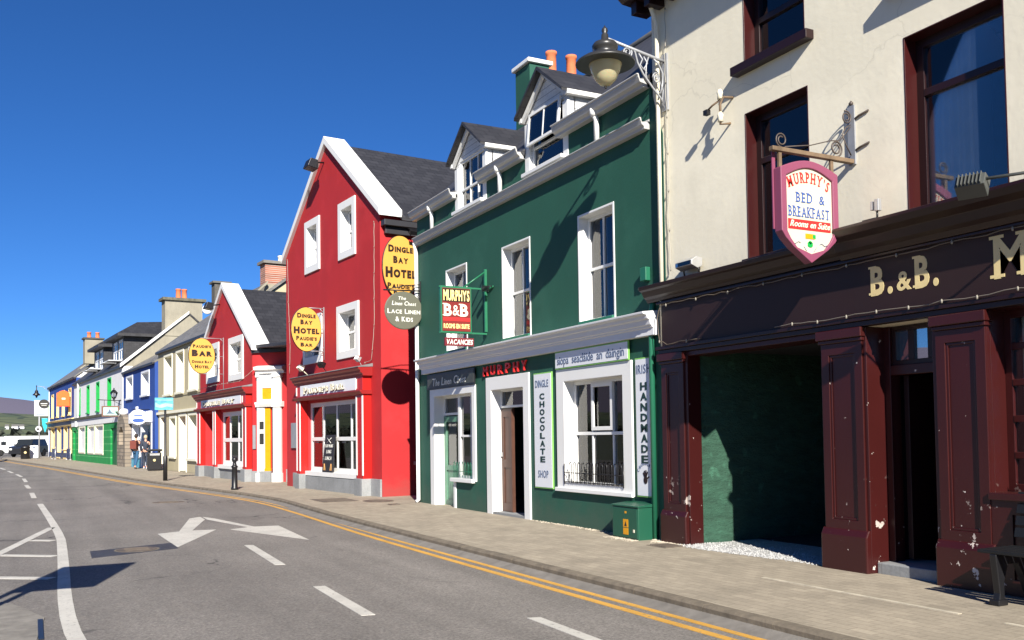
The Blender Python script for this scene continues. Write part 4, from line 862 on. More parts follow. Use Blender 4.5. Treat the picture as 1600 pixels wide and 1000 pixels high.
for u in (4.98, 3.5):
    lg = M().prism([(.50, 0), (.58, 0), (.56, .1), (.60, .40), (.60, .42), (.12, .42), (.05, .9), (.015, .9), (.07, .42), (.16, .2), (.08, .0), (.15, 0), (.24, .2), (.32, .33), (.45, .33), (.5, .2)], 'u', u - .03, u + .03)
    lg.box(u - .045, u + .045, .48, .6, 0, .05); t.p('leg', lg, BLACK, None, .008)
# traffic sign out of frame whose shadow falls on the road
t = T('traffic_sign', 'grey backed traffic sign board on twin posts beside the left kerb', 'traffic sign', FW, (-.85, 7.4, 0))
t.p('board', M().box(-1.36, -.52, 7.4, 7.43, 2.05, 3.2), plain('sign_back_grey', (.20, .21, .22), .6, 0, .2), None, .005); t.p('post', M().tube([(-1.3, 7.46, -.1), (-1.3, 7.46, 3.15)], .04, 10), IRON); t.p('post', M().tube([(-1.14, 7.46, -.1), (-1.14, 7.46, 3.15)], .04, 10), IRON)

# ================================================================ tall red gabled building
def coping(c, apex, ends, z_apex, z_ends, d0, d1, th=.16):
    (ua, ub), (za, zb) = ends, z_ends
    return M().prism([(ua, za), (c, z_apex), (ub, zb), (ub, zb + th * 1.05), (c, z_apex + th * 1.25), (ua, za + th * 1.05)], 'd', d0, d1)
def shopfront(t, uR, uL, zb, zc0, zc1, dp, board_u, board_txt, zfas, capm, pil, lights):
    """uR < uL ; projecting shopfront with fascia board, mouldings, pilasters"""
    mb = M().box(uR, uL, .001, dp, zfas[0] - .02, zc0); t.p('fascia', mb, REDG, None, .004)
    mb = M(); cornice(mb, [(0, zc0), (dp + .03, zc0), (dp + .04, zc0 + .05), (dp + .09, zc0 + .08), (dp + .10, zc0 + .13), (dp + .15, zc0 + .17), (dp + .16, zc1), (0, zc1 + .02)], uR - .1, uL + .1)
    t.p('shop_cornice', mb, REDDK, None, .006)
    t.p('cornice_lead', M().prism([(0, zc1 + .02), (dp + .17, zc1), (dp + .17, zc1 + .012), (0, zc1 + .10)], 'u', uR - .11, uL + .11), plain('lead_flashing', (.20, .205, .21), .6, 0, .3))
    mb = M(); cornice(mb, [(0, zfas[0] - .12), (dp + .04, zfas[0] - .12), (dp + .10, zfas[0] - .05), (dp + .10, zfas[0] - .02), (0, zfas[0] - .015)], uR - .06, uL + .06); t.p('frieze_moulding', mb, REDDK, None, .005)
    for a, b in pil:
        o = t.p('pilaster', M().box(a, b, .001, dp, .42, zfas[0] - .12), REDG, None, .005)
        t.p('edge_strip', M().box(b - .06, b + .004, dp - .01, dp + .012, .5, zfas[0] - .16).box(a - .004, a + .05, dp - .01, dp + .012, .5, zfas[0] - .16), WHITE, o)
        t.p('edge_strip', M().box(b - .06, b + .004, dp - .005, dp + .015, zfas[0] + .03, zc0 - .06), WHITE, o)
        t.p('plinth_block', M().box(a - .04, b + .04, .001, dp + .06, -.05, .42), LIME, o, .01)
    a, b = board_u
    o = t.p('name_board', M().box(a, b, dp + .001, dp + .02, zfas[0], zfas[1]), SIGNW, None, .003)
    for dz, m in ((-.012, INKBR), (0, CREAMS)):
        mb = M(); wtext(mb, board_txt, b - .35, a + .75, zfas[0] + .06 + dz, (zfas[1] - zfas[0]) * .58, dp + .03 + (0 if dz else .02), th=.02, bold=.045, caps=.8, serif=True); t.p('lettering', mb, m, o)
ho = T('gabled_hotel', 'tall red gabled building with white edged roof and black side gutter', 'hotel', FB, (3.45, 0, 0))
hw = [rect(1.68, 2.43, 6.36, 7.48), rect(4.24, 5.02, 6.38, 7.50), rect(1.5, 2.58, 3.72, 4.74), rect(4.1, 5.2, 3.76, 4.74), rect(1.1, 5.1, .5, 2.44)]
ho.p('wall', M().wall(outline(0, 6.95, -.05, 6.95, (), (3.475, 9.56)), hw, -.3, 0), RED)
closed_body(ho, 0, 6.95, -.05, 6.95, -.3, -9, RED)
for h in hw[:4]:
    window(ho, h[0][0], h[1][0], h[0][1], h[2][1], -.2, (.55,), (.5,), .07, WHITE, [(.5, 1)], (.2, .04, WHITE))
o = window(ho, 1.1, 5.1, .5, 2.44, -.09, (.25, .5, .75), (.47,), .12, WHITE, [(.02, .2)], None, (.0, .1, .12, WHITE), name='shop_window', cmat=plain('red_curtain', srgb(150, 24, 30), .9))
for k in range(4): ho.p('sash_handle', M().box(1.45 + k, 1.65 + k, -.08, -.05, 1.3, 1.34), FASGREY, o)
shopfront(ho, .6, 5.42, 0, 2.96, 3.17, .23, (1.0, 5.05), "PAUDIE'S BAR", (2.63, 2.93), None, [(.6, 1.02), (5.12, 5.42)], 4)
ho.p('plinth', M().box(.0, 6.3, .001, .05, -.05, .42).box(1.06, 5.08, .05, .10, -.05, .36), LIME, None, .008)
r1 = ho.p('roof', M().prism([(3.475, 9.60), (-.22, 6.84), (-.22, 6.74), (3.475, 9.5)], 'd', -.5, -9.1), SLATEY)
ho.p('roof_slope', M().prism([(3.475, 9.60), (7.17, 6.84), (7.17, 6.74), (3.475, 9.5)], 'd', -.5, -9.1), SLATEY, r1)
ho.p('gable_coping', coping(3.475, 0, (-.18, 7.13), 9.56, (6.82, 6.82), .10, -.52, .17), WHITE, r1, .01)
ho.p('side_gutter', M().box(-.24, -.003, -9, -.02, 6.58, 6.72).box(-.12, -.003, -9, -.10, 6.40, 6.58), FASGREY, r1, .01)
ho.p('menu_case', M().box(5.95, 6.45, .003, .05, 1.15, 1.9), STEEL, None, .006)
ho.p('side_skirting', M().box(-.012, -.002, -8, -.01, -.05, .30), RED)
ho.p('side_vent', M().box(-.10, -.002, -.95, -.85, .75, .83), STEEL)
spot('floodlight', 'black flat floodlight on an arm high in the tall red gable', FB, 3.72, .36, 9.0, [(3.7, 0, 9.1), (3.7, .2, 9.08), (3.72, .34, 9.04)], (R_(-80), R_(0)), BLACK, 1.7)
spot('floodlight', 'white round spot lamp on the cornice of the tall red building', FB, 4.5, .42, 3.42, [(4.5, .2, 3.2), (4.5, .4, 3.38)], (R_(-150), R_(0)), CREAMS, .9)
spot('floodlight', 'small dark spot lamp on the cornice lead of the tall red building', FB, 3.2, .30, 3.42, [(3.2, .15, 3.2), (3.2, .28, 3.38)], (R_(-150), R_(30)), BLACK, .8)
spot('floodlight', 'grey spot lamp at the right end of the tall red building cornice', FB, .9, .22, 3.4, [(.9, .1, 3.2), (.9, .2, 3.36)], (R_(-150), R_(0)), STEEL, .7)
def oval(name, label, fr_, u, cd, cz, rx, rz, rows, bracket, face, inkm, th=.03, wallmt=False):
    t = T(name, label, 'hanging sign' if not wallmt else 'sign', fr_, (u, cd, cz))
    if bracket: t.p('bracket', bracket, IRON)
    p = t.p('panel', M().prism(ell(cd, cz, rx, rz), 'u', u - th, u + th), face)
    t.p('rim', M().tube([(u, cd + rx * math.cos(a), cz + rz * math.sin(a)) for a in [x / 24 * math.pi for x in range(49)]], .02, 8), INKBR, p)
    lines(t, inkm, p, ftext, *[(s_, cd + half, cd - half, z, h, u - th - .003, dict(bold=bo, caps=.78, th=.008, gap=.10)) for s_, half, z, h, bo in rows]); return t
oval('wall_sign', 'big yellow oval hotel sign fixed on the red side wall behind green house', FB, -.045, -.515, 5.605, .475, .775,
     [('DINGLE', .33, 5.98, .16, .06), ('BAY', .20, 5.71, .16, .06), ('HOTEL', .41, 5.36, .23, .07), ("PAUDIE'S", .36, 5.08, .13, .05), ('BAR', .2, 4.89, .12, .05)], None, YSIGN, INKBR, wallmt=True)
spot('floodlight', 'small black floodlight on the red side wall above the big yellow oval', FB, -.38, -.72, 6.45, [(-.01, -.62, 6.62), (-.36, -.72, 6.5)], (R_(-140), R_(80)), BLACK, .75)
U = 3.75; bk = M()
for z in (5.02, 3.83): bk.tube([(U, 0, z), (U, .55, z)], .012, 8)
bk.tube([(U, .015, 3.6), (U, .015, 5.06)], .014, 8).tube([(U, .02, 4.9), (U, .14, 5.02)], .01, 6).tube([(U, .02, 3.95), (U, .14, 3.83)], .01, 6).tube([(U, .0, 4.45), (U, .2, 4.45)], .01, 6)
oval('hanging_sign', 'yellow oval hotel sign hung out from the tall red front over its shopfront', FB, U, .53, 4.42, .42, .60,
     [('DINGLE', .26, 4.74, .12, .06), ('BAY', .17, 4.56, .12, .06), ('HOTEL', .36, 4.31, .17, .07), ("PAUDIE'S", .29, 4.12, .11, .055), ('BAR', .17, 3.95, .10, .055)], bk, YSIGN, INKBR)
U = 14.0; bk = M()
for z in (5.16, 3.85): bk.tube([(U, 0, z), (U, .85, z)], .012, 8)
bk.tube([(U, .015, 3.2), (U, .015, 5.2)], .014, 8).tube([(U, .02, 5.05), (U, .14, 5.16)], .01, 6).tube([(U, .0, 4.5), (U, .4, 4.5)], .01, 6)
oval('hanging_sign', 'yellow oval bar sign hung out from the small red gabled house', FB, U, .80, 4.5, .46, .64,
     [("PAUDIE'S", .32, 4.80, .11, .055), ('BAR', .36, 4.50, .21, .08), ('DINGLE BAY', .35, 4.24, .09, .05), ('HOTEL', .25, 4.05, .12, .06)], bk, YSIGN, INKBR)
t = T('chalkboard', 'tall black menu chalkboard leaning on the tall red building window', 'chalkboard', FB, (3.35, .06, .5))
p = t.p('board', M().prism([(.085, .51), (.105, .51), (.0, 1.52), (-.02, 1.52)], 'u', 2.98, 3.74), INK, None, .004); mb = M()
for s_, a, b, z, h in (('YOU WANT', 3.68, 3.1, 1.18, .09), ('LONG', 3.55, 3.2, 1.02, .10), ('LUNCH', 3.6, 3.15, .84, .10)): text(mb, s_, -a, -b, z, h, lambda x, y, t_: (-x, .16 - .104 * (y) + t_, y), th=.004, shear=.15)
mb.tube([(3.5, .055, 1.30), (3.2, .035, 1.44)], .008, 5).tube([(3.5, .04, 1.44), (3.2, .05, 1.30)], .008, 5)
t.p('chalk_writing', mb, INKW, p)
t.p('sketch', M().prism([(3.65, .56), (3.5, .56), (3.6, .74)], 'd', .08, .105).prism([(3.2, .56), (3.05, .56), (3.1, .74)], 'd', .08, .105), plain('chalk_orange', srgb(200, 150, 90), .8), p)

# ================================================================ small red gabled house
sm = T('gabled_house', 'small red gabled bar house with a yellow door beside the tall red building', 'house', FB, (14, 0, 0))
sw_ = [rect(11.7, 13.05, 3.76, 4.86), rect(14.85, 16.2, 3.84, 4.88), rect(11.05, 14.4, .5, 2.44), rect(15.0, 16.7, .0, 2.44)]
sm.p('wall', M().wall(outline(10.47, 17.5, -.05, 4.6, (), (13.98, 7.08)), sw_[:3] + [rect(15.0, 16.7, .02, 2.44)], -.5, 0), RED)
closed_body(sm, 10.47, 17.5, -.05, 4.6, -.5, -9, RED)
for h in sw_[:2]: window(sm, h[0][0], h[1][0], h[0][1], h[2][1], -.2, (.55,), (.5,), .08, WHITE, [(.5, 1)], (.23, .04, WHITE))
window(sm, 11.05, 14.4, .5, 2.44, -.08, (.4, .72), (.47,), .16, WHITE, [(.02, .5)], None, (.05, .12, .13, WHITE), name='shop_window', cmat=plain('red_curtain_cloth', srgb(160, 30, 34), .9))
shopfront(sm, 10.57, 17.3, 0, 2.97, 3.2, .2, (11.1, 16.5), 'DINGLE BAY', (2.66, 2.95), None, [(10.57, 10.98), (14.45, 14.8), (16.75, 17.25)], 2)
sm.p('plinth', M().box(10.98, 17.5, .001, .05, -.05, .42), LIME, None, .008)
sm.p('recessed_door', M().box(15.0, 16.7, -.48, -.42, .02, 2.44).box(15.1, 16.6, -.42, -.40, .3, 2.2), REDG)
r1 = sm.p('roof', M().prism([(13.98, 7.06), (10.25, 4.46), (10.25, 4.36), (13.98, 6.96)], 'd', -.5, -9.1), SLATEY)
sm.p('roof_slope', M().prism([(13.98, 7.06), (17.7, 4.46), (17.7, 4.36), (13.98, 6.96)], 'd', -.5, -9.1), SLATEY, r1)
sm.p('gable_coping', coping(13.98, 0, (10.22, 17.72), 7.04, (4.42, 4.42), .10, -.55, .17), WHITE, r1, .01)
sm.p('link_roof', M().prism([(10.6, 4.62), (6.96, 4.42), (6.96, 4.32), (10.6, 4.52)], 'd', -.05, -6), SLATEY, r1)
sm.p('side_gutter', M().prism([(10.47, -.02), (9.0, -1.2), (6.97, -1.3), (6.97, -1.2), (8.96, -1.08), (10.40, .06)], 'z', 4.33, 4.45), FASGREY, r1)
sm.p('link_wall', M().prism([(10.465, -.0), (9.0, -1.22), (6.96, -1.3), (6.96, -4), (10.3, -4)], 'z', -.05, 4.34), RED)
FD = (at(FB, 9.0, -1.22), FB[1] + R_(40))
dw = T('doorway', 'white pillared doorway with yellow door in the angled red wall between the red houses', 'doorway', FD, (1.1, 0, 0))
for a, w3 in ((.76, .29), (1.60, .06)):
    o = dw.p('pilaster', M().box(a, a + w3, .001, .12, .30, 3.62).box(a - .03, a + w3 + .03, .001, .16, -.05, .3), WHITE, None, .01)
    dw.p('capital', M().box(a - .03, a + w3 + .03, .12, .17, 2.50, 2.60).box(a - .03, a + w3 + .03, .001, .17, 3.5, 3.6), WHITE, o, .008)
mb = M(); cornice(mb, [(0, 3.62), (.14, 3.62), (.16, 3.7), (.26, 3.74), (.28, 3.84), (0, 3.9)], .60, 1.70); cornice(mb, [(0, 2.50), (.13, 2.50), (.2, 2.60), (.2, 2.66), (0, 2.68)], .68, 1.70); mb.box(1.05, 1.60, .001, .06, 3.14, 3.62).box(1.05, 1.60, .001, .05, 2.68, 2.76)
dw.p('entablature', mb, WHITE, None, .008)
dw.p('transom_panel', M().box(1.14, 1.50, .001, .03, 2.76, 3.14), YEL); dw.p('transom_surround', M().box(1.05, 1.14, .001, .05, 2.76, 3.14).box(1.50, 1.60, .001, .05, 2.76, 3.14), WHITE)
d_ = dw.p('door', M().box(1.40, 1.60, .001, .06, .02, 2.5), WHITE, None, .006)
dw.p('door_pane', M().box(1.43, 1.59, .055, .066, 1.25, 1.62).box(1.43, 1.59, .055, .066, 1.75, 2.02), DARK, d_)
dw.p('door_leaf', M().box(1.19, 1.39, .001, .06, .0, 2.45).box(1.17, 1.41, .001, .08, .0, .45), YEL, None, .01)
dw.p('side_panel', M().box(1.05, 1.14, .001, .02, .3, 2.5), DARK); dw.p('menu_case', M().box(1.76, 1.87, .003, .05, 1.1, 1.9), STEEL)
dw.p('plinth', M().box(.0, .6, .001, .05, -.05, .42).box(1.16, 1.9, .001, .09, -.05, .36), LIME, None, .008)
spot('floodlight', 'black flat floodlight on an arm high in the small red gable', FB, 14.5, .42, 6.42, [(14.5, 0, 6.5), (14.5, .4, 6.44)], (R_(-80), R_(0)), BLACK, 1.7)
string('thin cable of bulbs along the cornice of the small red house', FB, [(17.2, .4, 3.36), (14.0, .4, 3.42), (10.6, .38, 3.4), (10.2, .05, 3.75)], .8)

# ================================================================ the row beyond
def opening(t, u0, u1, z0, z1, dr, sur, infill, cols=(.5,), rows=(.5,), sillm=None, frm=None, w_=.1, curtain=None):
    return window(t, u0, u1, z0, z1, dr, cols, rows, .09, frm or sur, curtain if curtain is not None else [(.45, 1)], (w_, .03, sur), (.1, .1, .1, sillm or sur))
# beige house
be = T('terraced_house', 'pale beige two storey house with cream window surrounds beside the small red house', 'house', FB, (22.6, -.45, 0))
up = [(19.75, 21.2), (22.3, 23.65), (24.6, 26.2)]
gd = [(19.8, 21.35, .62, 2.5), (21.85, 23.1, .05, 2.5), (23.85, 25.0, .68, 2.45), (26.0, 27.1, .05, 2.55)]
D0 = -.45
be.p('wall', M().wall(outline(17.55, 27.68, -.05, 5.75), [rect(a, b, 3.62, 5.42) for a, b in up] + [rect(*g_) for g_ in gd], D0 - .5, D0), SAGE)
closed_body(be, 17.55, 27.68, -.05, 5.75, D0 - .5, -8, SAGE, gz=8.6, df=D0 - .02)
class Sh(T):
    def __init__(s, t, dd): s.b = (t.b[0], t.b[1], t.b[2]); s.e = t.e; s.dd = dd
    def p(s, name, mb, mats, parent=None, bevel=0, label=None):
        mb.v = [(a, b + s.dd, c) for a, b, c in mb.v]; return T.p(s, name, mb, mats, parent, bevel, label)
bs = Sh(be, D0)
for a, b in up: opening(bs, a, b, 3.62, 5.42, -.36, SAGET, None)
for i, (a, b, z0, z1) in enumerate(gd):
    if z0 > .3: opening(bs, a, b, z0, z1, -.34, SAGET, None)
    else:
        o = bs.p('door', M().box(a, b, -.42, -.36, .05, z1).wall(rect(a + .08, b - .08, .1, 2.0), [rect(a + .2, b - .2, .3, .9), rect(a + .2, b - .2, 1.1, 1.8)], -.36, -.34), plain('dull_red_door', srgb(150, 60, 54), .5)); bs.p('surround', M().wall(outline(a - .12, b + .12, -.05, z1 + .12, [(a + .001, b - .001, z1 - .001)]), [], -.36, .03), SAGET, o)
bs.p('string_course', M().box(17.56, 27.67, .001, .10, 2.68, 2.80), SAGET, None, .01); bs.p('base_course', M().box(17.56, 27.67, .001, .04, -.05, .0), SAGE)
bs.p('sill_band', M().box(17.56, 27.67, .001, .03, 3.44, 3.52), SAGE)
bs.p('eaves_gutter', M().box(17.5, 27.75, .002, .14, 5.68, 5.80), FASGREY, None, .02)
be.p('roof', roofslab(17.4, 27.85, D0 + .12, 5.80, -4.2, 8.75), SLATEG); be.p('roof', roofslab(17.4, 27.85, -8.1, 5.75, -4.2, 8.75), SLATEG)
ch = be.p('chimney', M().box(17.6, 18.3, -4.7, -2.7, 7.95, 8.82), BRICK); be.p('chimney_base', M().box(17.59, 18.31, -4.72, -2.68, 6.6, 7.95), SLABC, ch); be.p('chimney_cap', M().box(17.5, 18.4, -4.8, -2.6, 8.82, 8.94), plain('stone_cap', (.2, .19, .17), .9), ch); pots(be, ch, [(17.95, -3.5, 8.94)], .14, .3, CREAMS)
be.p('verge', M().prism([(-2.0, 7.22), (-2.72, 7.95), (-2.72, 8.02), (-2.0, 7.32)], 'u', 17.3, 17.45), SLABC)
gc = be.p('chimney', M().box(27.2, 27.8, -3.85, -3.1, 8.0, 9.42), plain('dark_render', (.10, .095, .085), .9, 0, .3, .2)); be.p('chimney_cap', M().box(27.1, 27.9, -3.95, -3.0, 9.42, 9.52), plain('grey_cap', (.12, .12, .11), .9), gc)

# blue house
bl = T('terraced_house', 'low royal blue house with white shop front and stone arch', 'house', FB, (32, -.3, 0)); D0 = -.3; b2 = Sh(bl, D0)
up = [(29.1, 31.0), (33.55, 35.3)]
bl.p('wall', M().wall(outline(27.72, 36.36, -.05, 5.3), [rect(a, b, 3.8, 4.95) for a, b in up] + [rect(28.6, 30.8, .1, 2.25), rect(31.2, 33.5, .6, 2.25)], D0 - .5, D0), BLUEW)
closed_body(bl, 27.72, 36.36, -.05, 5.3, D0 - .5, -7, BLUEW, gz=7.25, df=D0 - .02)
for a, b in up: window(b2, a, b, 3.8, 4.95, -.36, (.5,), (.5,), .09, SIGNW, [(.0, 1.0)], (.1, .03, SIGNW), (.1, .1, .1, SIGNW), cmat=plain('tan_curtain', srgb(176, 146, 100), .9))
for o in bpy.data.objects:
    if o.parent == bl.e and False: pass
opening(b2, 31.2, 33.5, .6, 2.25, -.3, SIGNW, None)
o = b2.p('door', M().box(28.6, 30.8, -.42, -.36, .1, 2.25), TEALD); b2.p('surround', M().wall(outline(28.35, 31.05, -.05, 2.35, [(28.601, 30.799, 2.249)]), [], -.36, .03), SIGNW, o)
b2.p('shop_fascia', M().box(28.3, 33.8, .001, .18, 2.36, 2.92), SIGNW, None, .01); b2.p('door_leaf', M().box(30.0, 30.75, -.3, -.25, .1, 2.0), plain('dark_teal', srgb(20, 70, 96), .5), o)
b2.p('shop_logo', M().prism(ell(32.6, 2.64, .35, .2, 20), 'd', .18, .19), TEALD); mb = M(); wtext(mb, 'WAVE', 31.6, 30.4, 2.52, .2, .19, bold=.03) if False else mb.prism(ell(31.0, 2.6, .5, .12, 20), 'd', .18, .19); b2.p('shop_logo', mb, INKB)
b2.p('stall_riser', M().box(31.1, 33.7, .001, .04, -.05, .5), TEAL)
a = M().wall([(33.85, -.05), (36.33, -.05), (36.33, 2.3), (36.0, 2.75), (35.3, 2.95), (34.5, 2.8), (33.85, 2.35)], [[(34.4, 1.2), (35.7, 1.2), (35.7, 1.9), (35.3, 2.2), (34.8, 2.2), (34.4, 1.9)]], .001, .35)
b2.p('stone_arch', a, STONE); b2.p('stone_ball', M().lathe([(0, 2.85), (.2, 2.88), (.28, 3.0), (.26, 3.12), (.16, 3.22), (0, 3.25)], (35.1, .18), 14), WHITE); b2.p('arch_infill', M().box(34.35, 35.75, .002, .02, 1.15, 2.25), DARK)
b2.p('eaves_gutter', M().box(27.72, 36.36, .002, .13, 5.24, 5.34), FASGREY, None, .02); b2.p('alarm_box', M().box(31.95, 32.25, .002, .1, 3.0, 3.25), SIGNW)
bl.p('roof', roofslab(27.75, 36.36, D0 + .12, 5.34, -3.65, 7.4), SLATEG); bl.p('roof', roofslab(27.75, 36.36, -7.1, 5.3, -3.65, 7.4), SLATEG)
# white and green house
wg = T('terraced_house', 'pale house with slate dormers over a bright green shop front', 'house', FB, (46.8, -.3, 0)); D0 = -.3; b3 = Sh(wg, D0)
up = [(40.55, 41.7), (45.1, 46.2), (49.4, 50.5), (53.8, 54.9)]
lw = [(42.55, 45.6), (46.2, 48.9), (50.4, 53.3)]
wg.p('wall', M().wall(outline(36.4, 57.28, -.05, 5.75), [rect(a, b, 3.42, 5.25) for a, b in up], D0 - .5, D0), PALE)
closed_body(wg, 36.4, 57.28, -.05, 5.75, D0 - .5, -7.6, SLABC, gz=8.9, df=D0 - .02)
for a, b in up: opening(b3, a, b, 3.42, 5.25, -.4, KELLYG, None, curtain=[(0, 1)])
b3.p('shop_panelling', M().wall(outline(36.5, 57.2, -.05, 2.52, [(37.6, 39.8, 2.2), (54.9, 56.4, 2.2)]), [rect(a, b, .68, 2.4) for a, b in lw], -.0, .15), KELLY)
for a, b in lw: window(b3, a, b, .68, 2.4, -.02, (.33, .67), (), .10, SAGET, [(.0, .9)], (.14, .17, SAGET), (.1, .2, .08, SAGET), name='shop_window', cmat=plain('shop_goods', (.45, .28, .2), .8, 0, .7))
b3.p('door', M().box(37.6, 39.8, -.0, .04, -.05, 2.2), plain('deep_green_door', srgb(10, 92, 48), .5)); b3.p('door', M().box(54.9, 56.4, .0, .04, -.05, 2.2), KELLYG)
b3.p('shop_fascia', M().box(36.5, 57.2, .001, .2, 2.53, 2.96), PALE, None, .01)
mb = M(); cornice(mb, [(0, 2.97), (.22, 2.97), (.3, 3.05), (.4, 3.12), (0, 3.2)], 36.45, 57.25); b3.p('shop_cornice', mb, plain('grey_green_moulding', (.16, .18, .15), .6), None, .01)
b3.p('eaves_gutter', M().box(36.4, 57.3, .002, .16, 5.66, 5.78), FASGREY, None, .02); b3.p('downpipe', M().tube([(54.2, .1, 5.7), (54.2, .1, 2.3)], .08, 8).box(54.0, 54.6, .0, .3, 2.5, 2.9), WHITE)
b3.p('party_pilaster', M().box(36.41, 36.75, .001, .05, -.05, 5.6), PALE)
rf = wg.p('roof', roofslab(36.3, 57.4, D0 + .15, 5.80, -3.95, 9.05), SLATEX); wg.p('roof', roofslab(36.3, 57.4, -7.7, 5.75, -3.95, 9.05), SLATEX)
wg.p('verge', M().prism([(D0 + .2, 5.66), (-3.95, 8.95), (-3.95, 9.12), (D0 + .2, 5.86)], 'u', 36.22, 36.32), WHITE, rf)
for c in (48.4, 41.0):
    w2_ = 2.0; f_ = M().wall(rect(c - w2_, c + w2_, 6.1, 7.75), [rect(c - 1.75, c - .1, 6.3, 7.62), rect(c + .1, c + 1.75, 6.3, 7.62)], -1.1, -.75)
    dm = wg.p('dormer', f_, SLATEY)
    for sgn in (-1, 1): wg.p('cheek', M().prism([(-1.1, 6.2), (-1.1, 7.75), (-3.0, 7.75), (-3.0, 7.4)], 'u', c + sgn * w2_, c + sgn * (w2_ - .1)), SLATEY, dm)
    for a in (c - 1.75, c + .1): window(wg, a, a + 1.65, 6.3, 7.62, -.80, (.5,), (.55,), .14, SIGNW, None, None, (.0, .05, .05, SIGNW), name='dormer_window', parent=dm)
    e = w2_ + .45
    wg.p('dormer_roof', M().add([(c - e, -.35, 7.72), (c + e, -.35, 7.72), (c + e, -3.9, 7.72), (c - e, -3.9, 7.72), (c - e, -.35, 7.9), (c + e, -.35, 7.9), (c + e, -3.9, 7.9), (c - e, -3.9, 7.9), (c - 1.0, -1.7, 8.75), (c + 1.0, -1.7, 8.75), (c + 1.0, -3.9, 8.9), (c - 1.0, -3.9, 8.9)],
        [(0, 3, 2, 1), (0, 1, 5, 4), (1, 2, 6, 5), (3, 0, 4, 7), (2, 3, 7, 6), (4, 5, 9, 8), (5, 6, 10, 9), (7, 4, 8, 11), (8, 9, 10, 11), (6, 7, 11, 10)]), SLATEY, dm)
ch = wg.p('chimney', M().box(36.36, 37.3, -4.75, -2.6, 7.6, 9.72), SLABC); wg.p('chimney_cap', M().box(36.22, 37.45, -4.95, -2.45, 9.72, 9.88), plain('mossy_cap', (.13, .125, .09), .9, 0, .4), ch)
pots(wg, ch, [(36.8, -3.45, 9.86), (36.8, -3.8, 9.86)], .16, .62)
t = T('satellite_dish', 'small white satellite dish beside the wide rendered chimney', 'dish', FB, (36.6, -5.05, 9.4)); t.p('dish', M().lathe([(0, 0), (.15, .03), (.3, .1), (.31, .11), (.15, .05), (0, .02)], (0, 0), 16).xf(lambda x, y, z: (36.45 - z, -5.05 + x, 9.3 + y)), WHITE); t.p('arm', M().tube([(36.6, -4.78, 9.1), (36.55, -5.05, 9.3)], .025, 6), IRON)
ch = wg.p('chimney', M().box(50.6, 51.6, -4.4, -3.4, 8.6, 9.55), SLABC); pots(wg, ch, [(50.85, -3.9, 9.55), (51.4, -3.9, 9.55)], .17, .5, CREAMS)
# last house: blue with buff
la = T('corner_house', 'blue corner house with buff windows at the far end of the row', 'house', FB, (66.4, -.45, 0)); D0 = -.45; b4 = Sh(la, D0)
up = [(60.2, 61.6), (64.3, 65.8), (68.2, 69.6), (72.0, 73.5)]; lw = [(58.6, 60.6), (62.4, 64.4), (66.8, 69.0), (71.2, 73.8)]
la.p('wall', M().wall(outline(57.3, 75.6, -.05, 6.35), [rect(a, b, 3.6, 5.6) for a, b in up] + [rect(a, b, .1, 2.6) for a, b in lw], D0 - .5, D0), BLUEW)
closed_body(la, 57.3, 75.6, -.05, 6.35, D0 - .5, -9, PALE, gz=9.75, df=D0 - .02)
for a, b in up: opening(b4, a, b, 3.6, 5.6, -.4, BUFF, None)
for a, b in lw: opening(b4, a, b, .1, 2.6, -.4, BUFF, None, w_=.35)
mb = M(); cornice(mb, [(0, 3.1), (.2, 3.1), (.35, 3.2), (0, 3.3)], 57.3, 75.7); cornice(mb, [(0, 2.66), (.12, 2.66), (.2, 2.74), (0, 2.78)], 57.3, 75.7); b4.p('shop_cornice', mb, BUFF, None, .01)
b4.p('shop_fascia', M().box(57.3, 75.6, .001, .08, 2.78, 3.1), NAVYS); b4.p('corner_strip', M().box(75.3, 75.62, .001, .06, -.05, 6.3), SIGNW); b4.p('shop_base', M().box(57.3, 75.6, .001, .05, -.05, .5), NAVYS)
rf = la.p('roof', roofslab(57.3, 75.8, D0 + .2, 6.4, -4.7, 9.9), SLATEG); la.p('roof', roofslab(57.3, 75.8, -9.2, 6.3, -4.7, 9.9), SLATEG); b4.p('eaves_gutter', M().box(57.3, 75.7, .002, .16, 6.28, 6.4), FASGREY)
for k in range(2): la.p('roof_light', M().box(60 + 4 * k, 62 + 4 * k, -2.6, -1.6, 0, .08).xf(lambda x, y, z: (x, y, 6.4 + (D0 + .2 - y) * .79 + z)), plain('rooflight_tan', (.36, .32, .22), .5), rf)
ch = la.p('chimney', M().box(56.9, 57.9, -2.3, -1.0, 7.4, 9.3), SLABC); la.p('chimney_cap', M().box(56.8, 58.0, -2.4, -.9, 9.3, 9.42), plain('dark_cap', (.08, .08, .07), .9), ch); pots(la, ch, [(57.3, -1.35, 9.42), (57.3, -1.95, 9.42)], .16, .45)
